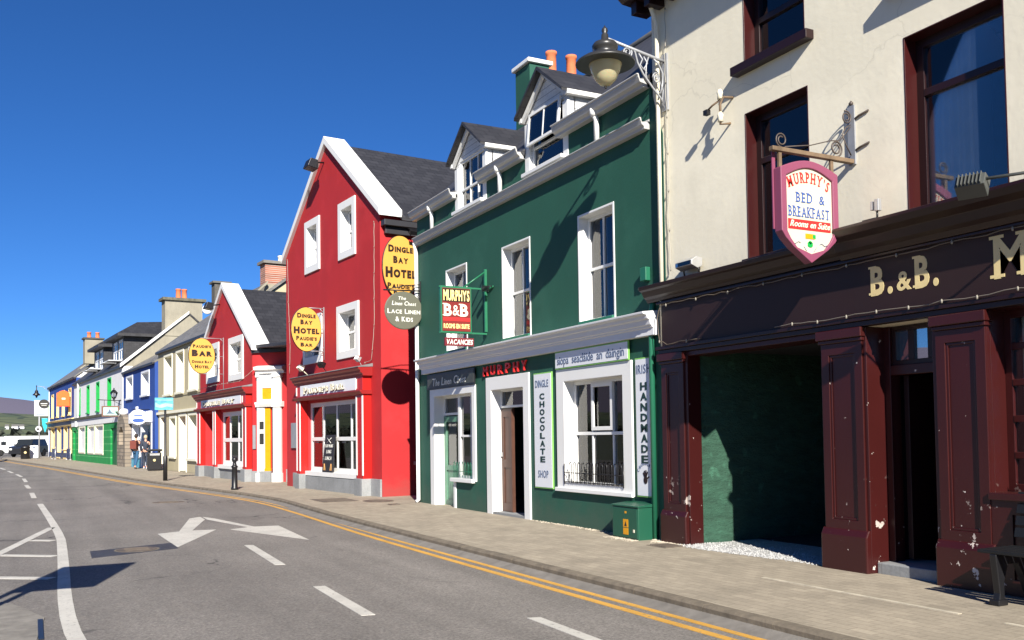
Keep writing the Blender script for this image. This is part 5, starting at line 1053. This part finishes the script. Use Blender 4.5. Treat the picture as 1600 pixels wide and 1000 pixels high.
# ================================================================ street furniture and signs along the row
def bollard(X, Y, label):
    t = T('bollard', label, 'bollard', FW, (X, Y, 0), 'bollards along the kerb'); t.p('post', M().lathe([(.10, -.02), (.10, .06), (.085, .08), (.075, .62), (.09, .64), (.09, .68), (.06, .70), (.045, .78), (.075, .83), (.07, .9), (.03, .93), (0, .935)], (X, Y), 20), BLACK)
bollard(5.12, 27.2, 'short black bollard on the kerb before the small red house')
t = T('sign_post', 'black post with a tall teal picture sign before the beige house', 'sign post', FW, (4.18, 35.1, 0))
p = t.p('pole', M().lathe([(.075, -.02), (.075, .85), (.042, .9), (.038, 2.98), (0, 3.0)], (4.2, 35.1), 14), BLACK); s_ = t.p('sign_panel', M().box(3.84, 4.46, 35.02, 35.06, 2.52, 2.95), TEAL)
t.p('picture', M().prism([(3.86, 2.62), (4.05, 2.58), (4.25, 2.64), (4.44, 2.6), (4.44, 2.72), (4.2, 2.76), (4.0, 2.70), (3.86, 2.78)], 'd', 35.005, 35.019).box(3.86, 4.44, 35.005, 35.019, 2.85, 2.88), plain('pale_sea_blue', srgb(150, 200, 220), .5, 0, .3), s_)
t.p('sign_arm', M().tube([(4.2, 35.09, 2.6), (4.2, 35.04, 2.6)], .02, 6), BLACK)
t = T('litter_bin', 'black square litter bin before the blue and beige houses', 'bin', FW, (5.12, 46.9, 0)); p = t.p('bin_body', M().box(4.82, 5.42, 46.65, 47.2, .03, .85).box(4.78, 5.46, 46.6, 47.25, .92, 1.02), BLACK, None, .03)
for a in (4.86, 5.30): t.p('leg', M().box(a, a + .08, 46.69, 47.16, -.01, .94), BLACK)
t.p('aperture', M().box(4.9, 5.34, 46.64, 46.655, .72, .82), STEEL, p); t.p('badge', M().prism(ell(5.1, .5, .06, .06, 12), 'd', 46.64, 46.652), GOLD, p)
t = T('hanging_sign', 'white oval sign hung out over the blue house shop front', 'hanging sign', FB, (29.0, .55, 2.7)); t.p('bracket', M().tube([(29, -.3, 3.0), (29, .5, 3.0)], .02, 6).tube([(29, .3, 3.0), (29, .3, 2.85)], .012, 6), BLACK)
p = t.p('panel', M().prism(ell(.25, 2.62, .42, .38, 28), 'u', 28.97, 29.03), SIGNW); t.p('logo', M().prism(ell(.25, 2.45, .28, .1, 16), 'u', 28.955, 28.965).box(28.955, 28.965, .05, .45, 2.66, 2.72), INKB, p)
t = T('hanging_sign', 'framed picture sign under an iron arm on the green shop front', 'hanging sign', FB, (36.8, .3, 3.1))
t.p('bracket', M().tube([(36.8, -.3, 3.75), (36.8, 1.0, 3.8)], .025, 6).tube([(36.8, -.28, 3.5), (36.8, .2, 3.76)], .015, 6).tube([(36.8, .1, 3.76), (36.8, .1, 3.45)], .012, 6).tube([(36.8, .65, 3.78), (36.8, .65, 3.45)], .012, 6), BLACK)
p = t.p('frame', M().box(36.75, 36.85, -.14, .79, 2.83, 3.44), plain('brown_sign_frame', srgb(120, 86, 70), .6), None, .01); t.p('picture', M().box(36.735, 36.749, -.06, .71, 2.91, 3.36), plain('pale_teal_picture', srgb(176, 220, 206), .5, 0, .2), p); t.p('motif', M().prism([(.1, 3.0), (.55, 3.0), (.45, 3.1), (.38, 3.28), (.3, 3.1)], 'u', 36.725, 36.734), INKGREY, p)
t = T('wall_lantern', 'small black lantern on the arm above the framed picture sign', 'lantern', FB, (36.8, .14, 3.8)); p = t.p('lantern_frame', M().lathe([(.05, 3.8), (.07, 3.86), (.05, 3.88)], (36.8, .14), 8).lathe([(.24, 4.2), (.2, 4.24), (.1, 4.36), (.03, 4.4), (.05, 4.46), (0, 4.5)], (36.8, .14), 6), BLACK)
t.p('lantern_glass', M().lathe([(.10, 3.88), (.2, 4.2)], (36.8, .14), 6), GLASS, p); t.p('lantern_bars', M().add([], []).tube([(36.7, .14, 3.88), (36.6, .14, 4.2)], .012, 5).tube([(36.9, .14, 3.88), (37, .14, 4.2)], .012, 5).tube([(36.8, .04, 3.88), (36.8, -.06, 4.2)], .012, 5).tube([(36.8, .24, 3.88), (36.8, .34, 4.2)], .012, 5), BLACK, p)
t = T('hanging_sign', 'bright orange arched sign on the far blue corner house', 'hanging sign', FB, (61, .03, 4.8)); t.p('bracket', M().tube([(61, -.45, 5.4), (61, .3, 5.4)], .03, 6), BLACK)
p = t.p('panel', M().prism([(.50, 4.22), (.50, 5.28), (.25, 5.45), (.02, 5.52), (-.2, 5.45), (-.43, 5.28), (-.43, 4.22)], 'u', 60.95, 61.05), ORANGE); t.p('motif', M().box(60.93, 60.949, -.12, .14, 4.78, 4.92), CREAMS, p); t.p('wall_panel', M().box(60.93, 60.949, -.40, .47, 4.22, 4.27), INKR, p)
t = T('street_lamp', 'small black bracket lantern at the left corner of the far blue house', 'street lamp', FB, (75.5, .3, 6.2)); t.p('bracket', M().tube([(75.5, -.45, 6.5), (75.5, .62, 6.6)], .025, 6).tube([(75.5, -.43, 6.1), (75.5, .1, 6.52)], .02, 6), IRON)
t.p('lantern', M().lathe([(0, 5.5), (.06, 5.52), (.10, 5.66), (.14, 5.72), (.32, 5.74), (.34, 5.8), (.16, 5.98), (.14, 6.15), (.05, 6.25), (.03, 6.56), (.06, 6.62), (0, 6.7)], (75.5, .62), 14), BLACK)
t = T('banner_flag', 'teal feather flag at the left corner of the far blue house', 'flag', FB, (75.7, .0, 2.4)); t.p('banner', M().prism([(.16, 3.6), (.1, 3.0), (-.12, 2.3), (-.3, 2.9), (-.32, 3.6)], 'u', 75.68, 75.70), plain('cyan_cloth', srgb(40, 190, 226), .7)); t.p('staff', M().tube([(75.7, -.45, 3.62), (75.7, .2, 3.62)], .02, 6), IRON)
t = T('sign_post', 'tall post with white hotel board, black oval and round sign at street end', 'sign post', FW, (.5, 90, 0)); p = t.p('pole', M().tube([(.5, 90, -.02), (.5, 90, 5.0)], .06, 10), IRON)
s_ = t.p('sign_panel', M().box(.12, 1.22, 89.88, 89.92, 3.66, 5.02), SIGNW); t.p('oval_panel', M().prism(ell(.86, 4.72, .42, .38, 24), 'd', 89.8, 89.86), INK, s_); t.p('green_edge', M().box(1.18, 1.24, 89.86, 89.94, 3.64, 4.6), LIMEG, s_)
t.p('lettering', M().box(.6, 1.12, 89.79, 89.8, 4.70, 4.76), INKW, s_); t.p('lettering', M().box(.66, 1.06, 89.79, 89.8, 4.56, 4.6), INKW, s_); t.p('lettering', M().box(.25, .95, 89.87, 89.879, 3.78, 3.84), INKB, s_)
t.p('round_sign', M().prism(ell(.45, 2.55, .24, .24, 20), 'd', 89.85, 89.9), SIGNW, p); t.p('round_symbol', M().prism(ell(.41, 2.53, .13, .09, 16), 'd', 89.84, 89.849), INK, p)
t = T('litter_bin', 'round topped black litter bin at the far corner by the van', 'bin', FW, (-.55, 89.3, 0)); p = t.p('bin_body', M().lathe([(.32, -.02), (.36, .1), (.36, .9), (.4, .92), (.4, .98), (.3, 1.14), (.1, 1.2), (0, 1.21)], (-.55, 89.3), 18), BLACK); t.p('badge', M().prism(ell(-.55, .55, .1, .1, 12), 'd', 88.92, 88.96), GOLD, p)
t = T('board_sign', 'white folding pavement board with pink edge beside the far black bin', 'sign', FW, (.1, 90.3, 0)); p = t.p('panel', M().prism([(90.0, .06), (90.06, .06), (90.3, 1.12), (90.24, 1.12)], 'u', -.2, .42), SIGNW); t.p('panel_back', M().prism([(90.6, .06), (90.54, .06), (90.27, 1.12), (90.33, 1.12)], 'u', -.2, .42), SIGNW); t.p('foot', M().box(-.2, -.12, 89.98, 90.6, -.01, .06).box(.34, .42, 89.98, 90.6, -.01, .06), BLACK); t.p('picture', M().prism([(90.17, .85), (90.18, .85), (90.22, 1.03), (90.21, 1.03)], 'u', 0, .24), INKGREY, p)
for i, (X, Y) in enumerate(((1.55, 85.5), (2.5, 80.5))):
    t = T('cafe_barrier', ['dark blue cloth barrier nearer the flag at the far blue house', 'dark blue cloth barrier nearer the green shop at the far blue house'][i], 'barrier', FW, (X, Y, 0), 'cafe barriers')
    for a in (-1.1, 1.1): t.p('post', M().lathe([(.14, -.01), (.14, .03), (.03, .05), (.03, .95), (.04, 1.0), (0, 1.01)], (X - a * .087, Y + a), 10), STEEL)
    t.p('cloth', M().prism([(X + .096, Y - 1.1), (X - .096, Y + 1.1), (X - .12, Y + 1.1), (X + .072, Y - 1.1)], 'z', .12, .86), NAVYS)
    o = T('cafe_table', ['round cafe table behind the barrier nearer the flag', 'round cafe table behind the barrier nearer the green shop'][i], 'table', FW, (X + .8, Y + .3, 0), 'cafe tables'); o.p('tabletop', M().lathe([(0, .72), (.36, .72), (.37, .735), (.36, .75), (0, .75)], (X + .8, Y + .3), 18), BUFF); o.p('pedestal', M().lathe([(.22, -.01), (.2, .03), (.035, .06), (.035, .72)], (X + .8, Y + .3), 12), BLACK)

# ================================================================ vehicles
TYRE = plain('tyre_rubber', (.012, .012, .012), .8); RIM = plain('wheel_rim', (.35, .35, .36), .35, .8)
def wheels(t, xs, ys, r, w_):
    for x in xs:
        for y in ys:
            prof = [(r * .6, -w_ / 2), (r * .9, -w_ / 2), (r, -w_ * .35), (r, w_ * .35), (r * .9, w_ / 2), (r * .6, w_ / 2)]
            fn = lambda a, b, c: (x + a, y + c, r + b - .1)
            o = t.p('wheel', M().lathe(prof, (0, 0), 20).xf(fn), TYRE); t.p('rim', M().lathe([(0, -w_ * .42), (r * .2, -w_ * .44), (r * .58, -w_ * .36), (r * .6, w_ * .36), (r * .2, w_ * .44), (0, w_ * .42)], (0, 0), 20).xf(fn), RIM, o)
def vehicle(name, label, cat, X, Y, rz, L, W, body_profile, cab, paintm, wheel_x, wr, lights=True, wins=None):
    fr = (Vector((X, Y, 0)), rz); t = T(name, label, cat, fr, (0, 0, -.1))
    b = M().prism(body_profile, 'd', -W / 2, W / 2); body = t.p('body', b, paintm, None, .06)
    if cab:
        (x0, x1, x2, x3, z0, z1) = cab; v = []; iw = W / 2 - .04; tw = W / 2 - .2
        v = [(x0, -iw, z0), (x3, -iw, z0), (x3, iw, z0), (x0, iw, z0), (x1, -tw, z1), (x2, -tw, z1), (x2, tw, z1), (x1, tw, z1)]
        t.p('cabin', M().add(v, [(0, 3, 2, 1), (4, 5, 6, 7), (0, 1, 5, 4), (1, 2, 6, 5), (2, 3, 7, 6), (3, 0, 4, 7)]), DARKGL, body, .05)
        t.p('roof_panel', M().box(x1 - .03, x2 + .03, -tw - .03, tw + .03, z1 - .01, z1 + .05), paintm, body, .03)
        for s_ in (-1, 1):
            for xx in (x1 + (x2 - x1) * .35, x1 + (x2 - x1) * .75): t.p('door_pillar', M().add([(xx - .05, s_ * (iw + .01), z0), (xx + .05, s_ * (iw + .01), z0), (xx + .04, s_ * (tw + .015), z1), (xx - .04, s_ * (tw + .015), z1)], [(0, 1, 2, 3)]), paintm, body)
            t.p('mirror', M().box(x0 + .25, x0 + .4, s_ * (iw + .02), s_ * (iw + .22), z0 + .02, z0 + .16), paintm, body, .03)
    if wins:
        for (x0, x1, z0, z1, sgn) in wins: t.p('window', M().box(x0, x1, sgn * (W / 2 - .01), sgn * (W / 2 + .012), z0, z1), DARKGL, body, .02)
    wheels(t, wheel_x, (-W / 2 + .12, W / 2 - .12), wr, .22)
    xf_ = min(p[0] for p in body_profile)
    for s_ in (-1, 1):
        t.p('headlight', M().box(xf_ - .012, xf_ + .05, s_ * (W / 2 - .38), s_ * (W / 2 - .12), .62, .8), INKW, body, .02)
        t.p('tail_light', M().box(max(p[0] for p in body_profile) - .05, max(p[0] for p in body_profile) + .012, s_ * (W / 2 - .3), s_ * (W / 2 - .12), .7, .95), INKR, body, .02)
    t.p('grille', M().box(xf_ - .014, xf_ + .03, -W / 2 + .45, W / 2 - .45, .55, .78), BLACK, body); t.p('bumper', M().box(xf_ - .06, xf_ + .1, -W / 2 + .04, W / 2 - .04, .22, .48), BLACK, body, .03)
    return t
DARKGL = plain('tinted_glass', (.02, .024, .028), .06, 0, .1)
def carpaint(n, c): g = NG(n); g.col(c); g.rough(.3); g.b.inputs['Coat Weight'].default_value = 1; g.b.inputs['Coat Roughness'].default_value = .04; return g.m
t = vehicle('off_road_car', 'black off-road car parked facing the street before the white campers', 'car', -.35, 109.5, R_(62), 4.5, 1.85,
        [(-2.2, .3), (-2.25, .6), (-2.2, .98), (-1.0, 1.08), (2.2, 1.08), (2.22, .4), (2.15, .3), (1.85, .3), (1.75, .55), (1.45, .72), (1.1, .55), (1.0, .3), (-1.0, .3), (-1.1, .55), (-1.4, .72), (-1.75, .55), (-1.85, .3)], (-1.15, -.55, 2.0, 2.2, 1.06, 1.68), carpaint('black_car_paint', (.012, .013, .018)), (-1.42, 1.42), .36)
cp = carpaint('white_van_paint', (.78, .79, .78))
prof = [(-3.1, .35), (-3.15, .9), (-2.75, 1.15), (-2.2, 1.9), (-2.9, 2.1), (-2.7, 2.55), (3.1, 2.55), (3.15, .35), (2.1, .35), (1.95, .65), (1.6, .78), (1.25, .65), (1.1, .35), (-1.6, .35), (-1.75, .65), (-2.05, .78), (-2.35, .65), (-2.5, .35)]
prof = [(a, b * .80) for a, b in prof]
vehicle('camper_van', 'white camper van at left edge beside the black off-road car', 'camper van', -5.2, 118, R_(180), 6.3, 2.2, prof, None, cp, (-2.0, 1.62), .33, wins=[(-.6, .2, 1.35, 1.75, 1), (1.0, 1.7, 1.4, 1.7, 1), (-2.6, -2.1, 1.1, 1.5, 1), (-.6, .2, 1.35, 1.75, -1)])
vehicle('camper_van', 'long white camper van whose roof shows behind the black off-road car', 'camper van', .1, 128, R_(178), 6.3, 2.2, [(a, b * 1.06) for a, b in prof], None, cp, (-2.0, 1.62), .33, wins=[(-.6, .2, 1.4, 1.8, 1), (1.0, 1.7, 1.45, 1.75, 1)])
vehicle('estate_car', 'dark red car cut by the left edge of the picture', 'car', -3.35, 85.4, R_(88), 4.3, 1.8,
        [(-2.1, .28), (-2.15, .55), (-2.05, .8), (-1.0, .95), (2.05, .98), (2.12, .4), (2.05, .28), (1.75, .28), (1.65, .5), (1.35, .64), (1.05, .5), (.95, .28), (-.95, .28), (-1.05, .5), (-1.35, .64), (-1.65, .5), (-1.75, .28)], (-1.1, -.5, 1.6, 2.05, .94, 1.42), carpaint('dark_red_paint', (.10, .012, .016)), (-1.36, 1.36), .32)

# ================================================================ people outside the blue house
def person(X, Y, yaw, h, label, skin, hair, jacket, trouser, shoe, bag=None, step=.16):
    t = T('person', label, 'person', (Vector((X, Y, 0)), yaw), (0, 0, 0)); k = h / 1.75
    def skinned(name, pts, edges, rad, m, parent=None, root=0, sub=2):
        me = bpy.data.meshes.new(name); me.from_pydata([tuple(c * k for c in p) for p in pts], edges, []); o = bpy.data.objects.new(name, me); COL.objects.link(o); o.parent = parent or t.e; me.materials.append(m)
        s_ = o.modifiers.new('skin', 'SKIN'); s_.use_smooth_shade = True
        for i, r in enumerate(rad): v = me.skin_vertices[0].data[i]; v.radius = (r[0] * k, r[1] * k) if isinstance(r, tuple) else (r * k, r * k); v.use_root = (i == root)
        u = o.modifiers.new('sub', 'SUBSURF'); u.levels = u.render_levels = sub; return o
    # x = forward, y = left
    P = [(0, 0, .95), (0, 0, 1.12), (.02, 0, 1.32), (.02, 0, 1.46), (.04, 0, 1.55), (.06, 0, 1.64), (.05, 0, 1.72),
         (.0, .17, 1.42), (-.06, .22, 1.16), (.06, .22, .94), (.10, .21, .86), (0, -.17, 1.42), (.06, -.22, 1.16), (.2, -.2, .98), (.25, -.18, .92),
         (0, .09, .88), (step, .1, .5), (step * .7, .1, .09), (step * .7 + .12, .1, .04), (0, -.09, .88), (-step * .6, -.1, .5), (-step * 1.9, -.1, .12), (-step * 1.9 + .12, -.1, .05)]
    E_ = [(0, 1), (1, 2), (2, 3), (3, 4), (4, 5), (5, 6), (2, 7), (7, 8), (8, 9), (9, 10), (2, 11), (11, 12), (12, 13), (13, 14), (0, 15), (15, 16), (16, 17), (17, 18), (0, 19), (19, 20), (20, 21), (21, 22)]
    R = [(.14, .10), (.135, .10), (.16, .11), (.06, .06), .05, (.085, .08), (.065, .06), .06, .05, .04, .042, .06, .05, .04, .042, .085, .06, .042, .04, .085, .06, .042, .04]
    body = skinned('body', P, E_, R, skin)
    skinned('jacket', [P[0], P[1], P[2], (.02, 0, 1.43), P[7], P[8], P[9], P[11], P[12], P[13]], [(0, 1), (1, 2), (2, 3), (2, 4), (4, 5), (5, 6), (2, 7), (7, 8), (8, 9)], [(.17, .13), (.155, .12), (.185, .13), (.09, .09), .078, .066, .055, .078, .066, .055], jacket)
    skinned('trousers', [(0, 0, .98), P[15], P[16], (P[17][0], P[17][1], .12), P[19], P[20], (P[21][0], P[21][1], .15)], [(0, 1), (1, 2), (2, 3), (0, 4), (4, 5), (5, 6)], [(.15, .11), .10, .075, .06, .10, .075, .06], trouser)
    for a, b in ((17, 18), (21, 22)): skinned('shoe', [(P[a][0] - .03, P[a][1], .05), (P[b][0] + .02, P[b][1], .04)], [(0, 1)], [.055, .05], shoe)
    t.p('hair', M().lathe([(.0, 1.80 * k), (.05 * k, 1.785 * k), (.092 * k, 1.73 * k), (.098 * k, 1.66 * k), (.085 * k, 1.6 * k), (.05 * k, 1.58 * k)], (.035 * k, 0), 14), hair)
    if bag: 
        b = M().box(-.32 * k, -.13 * k, -.16 * k, .16 * k, 1.02 * k, 1.44 * k).tube([(-.14 * k, .13 * k, 1.42 * k), (.08 * k, .13 * k, 1.46 * k), (.15 * k, .12 * k, 1.28 * k), (-.12 * k, .15 * k, 1.08 * k)], .018, 6).tube([(-.14 * k, -.13 * k, 1.42 * k), (.08 * k, -.13 * k, 1.46 * k), (.15 * k, -.12 * k, 1.28 * k), (-.12 * k, -.15 * k, 1.08 * k)], .018, 6)
        t.p('backpack', b, bag, None, .04)
SKIN = plain('skin', srgb(206, 152, 124), .6, 0, .05)
person(4.67, 50.85, R_(60), 1.74, 'person in dark jacket with brown backpack and blue jeans by the blue house door', SKIN, plain('dark_hair', (.03, .02, .015), .7), plain('navy_jacket', srgb(40, 44, 72), .8), plain('blue_jeans', srgb(44, 84, 118), .85), plain('dark_shoe', (.05, .05, .05), .6), plain('brown_backpack', srgb(110, 52, 42), .8))
person(5.08, 50.3, R_(75), 1.68, 'person in dark grey coat beside the one with the brown backpack', SKIN, plain('fair_hair', (.45, .38, .25), .7), plain('dark_coat', srgb(46, 52, 66), .85), plain('grey_trousers', srgb(50, 56, 70), .85), plain('pale_shoe', (.5, .5, .5), .6))

# white chippings on the passage floor
random.seed(21)
mb = M().prism([(7.32, -.05), (8.6, .16), (9.3, .22), (9.62, .13), (9.62, -6.9), (7.32, -6.9)], 'z', -.02, .006)
for i in range(1500):
    u = random.uniform(7.3, 9.66); d = .28 - abs(random.gauss(0, .45))
    if d > .04 + (u - 7.3) * .09 + random.uniform(0, .05): continue
    r = random.uniform(.008, .02); z = .004; q = [(u + r * random.uniform(.6, 1.1) * math.cos(a), d + r * random.uniform(.6, 1.1) * math.sin(a), z) for a in (0, 1.6, 3.1, 4.7)]
    mb.add(q + [(u + random.uniform(-.3, .3) * r, d + random.uniform(-.3, .3) * r, z + r * random.uniform(.6, 1.2))], [(0, 1, 4), (1, 2, 4), (2, 3, 4), (3, 0, 4)])
g = NG('white_chippings'); g.rough(.9); g.col(g.mix(1, (.50, .50, .49), g.ramp(g.noise(60, 4, .7), .3, .7, (.62,) * 3, (1.15,) * 3), 'MULTIPLY')); g.bump(g.noise(70, 4, .7), .8, .02)
o = mb.build('gravel', g.m); o['kind'] = 'stuff'; o.location = FA[0]; o.rotation_euler = (0, 0, FA[1])
random.seed(22); mb = M()
for i in range(900):
    u = random.choice((random.uniform(10.1, 13.9), random.uniform(9.6, 11.1), random.uniform(9.6, 10.4))); d = .02 + abs(random.gauss(0, .06)) + (.12 if u < 10.17 else 0)
    if 10.36 < u < 11.05: d += .31
    r = random.uniform(.006, .016); q = [(u + r * math.cos(a), d + r * math.sin(a), .002) for a in (0, 1.6, 3.1, 4.7)]
    mb.add(q + [(u, d, .002 + r)], [(0, 1, 4), (1, 2, 4), (2, 3, 4), (3, 0, 4)])
o = mb.build('grit', plain('beige_grit', (.48, .42, .33), .9, 0, .5)); o['kind'] = 'stuff'; o.location = FA[0]; o.rotation_euler = (0, 0, FA[1])
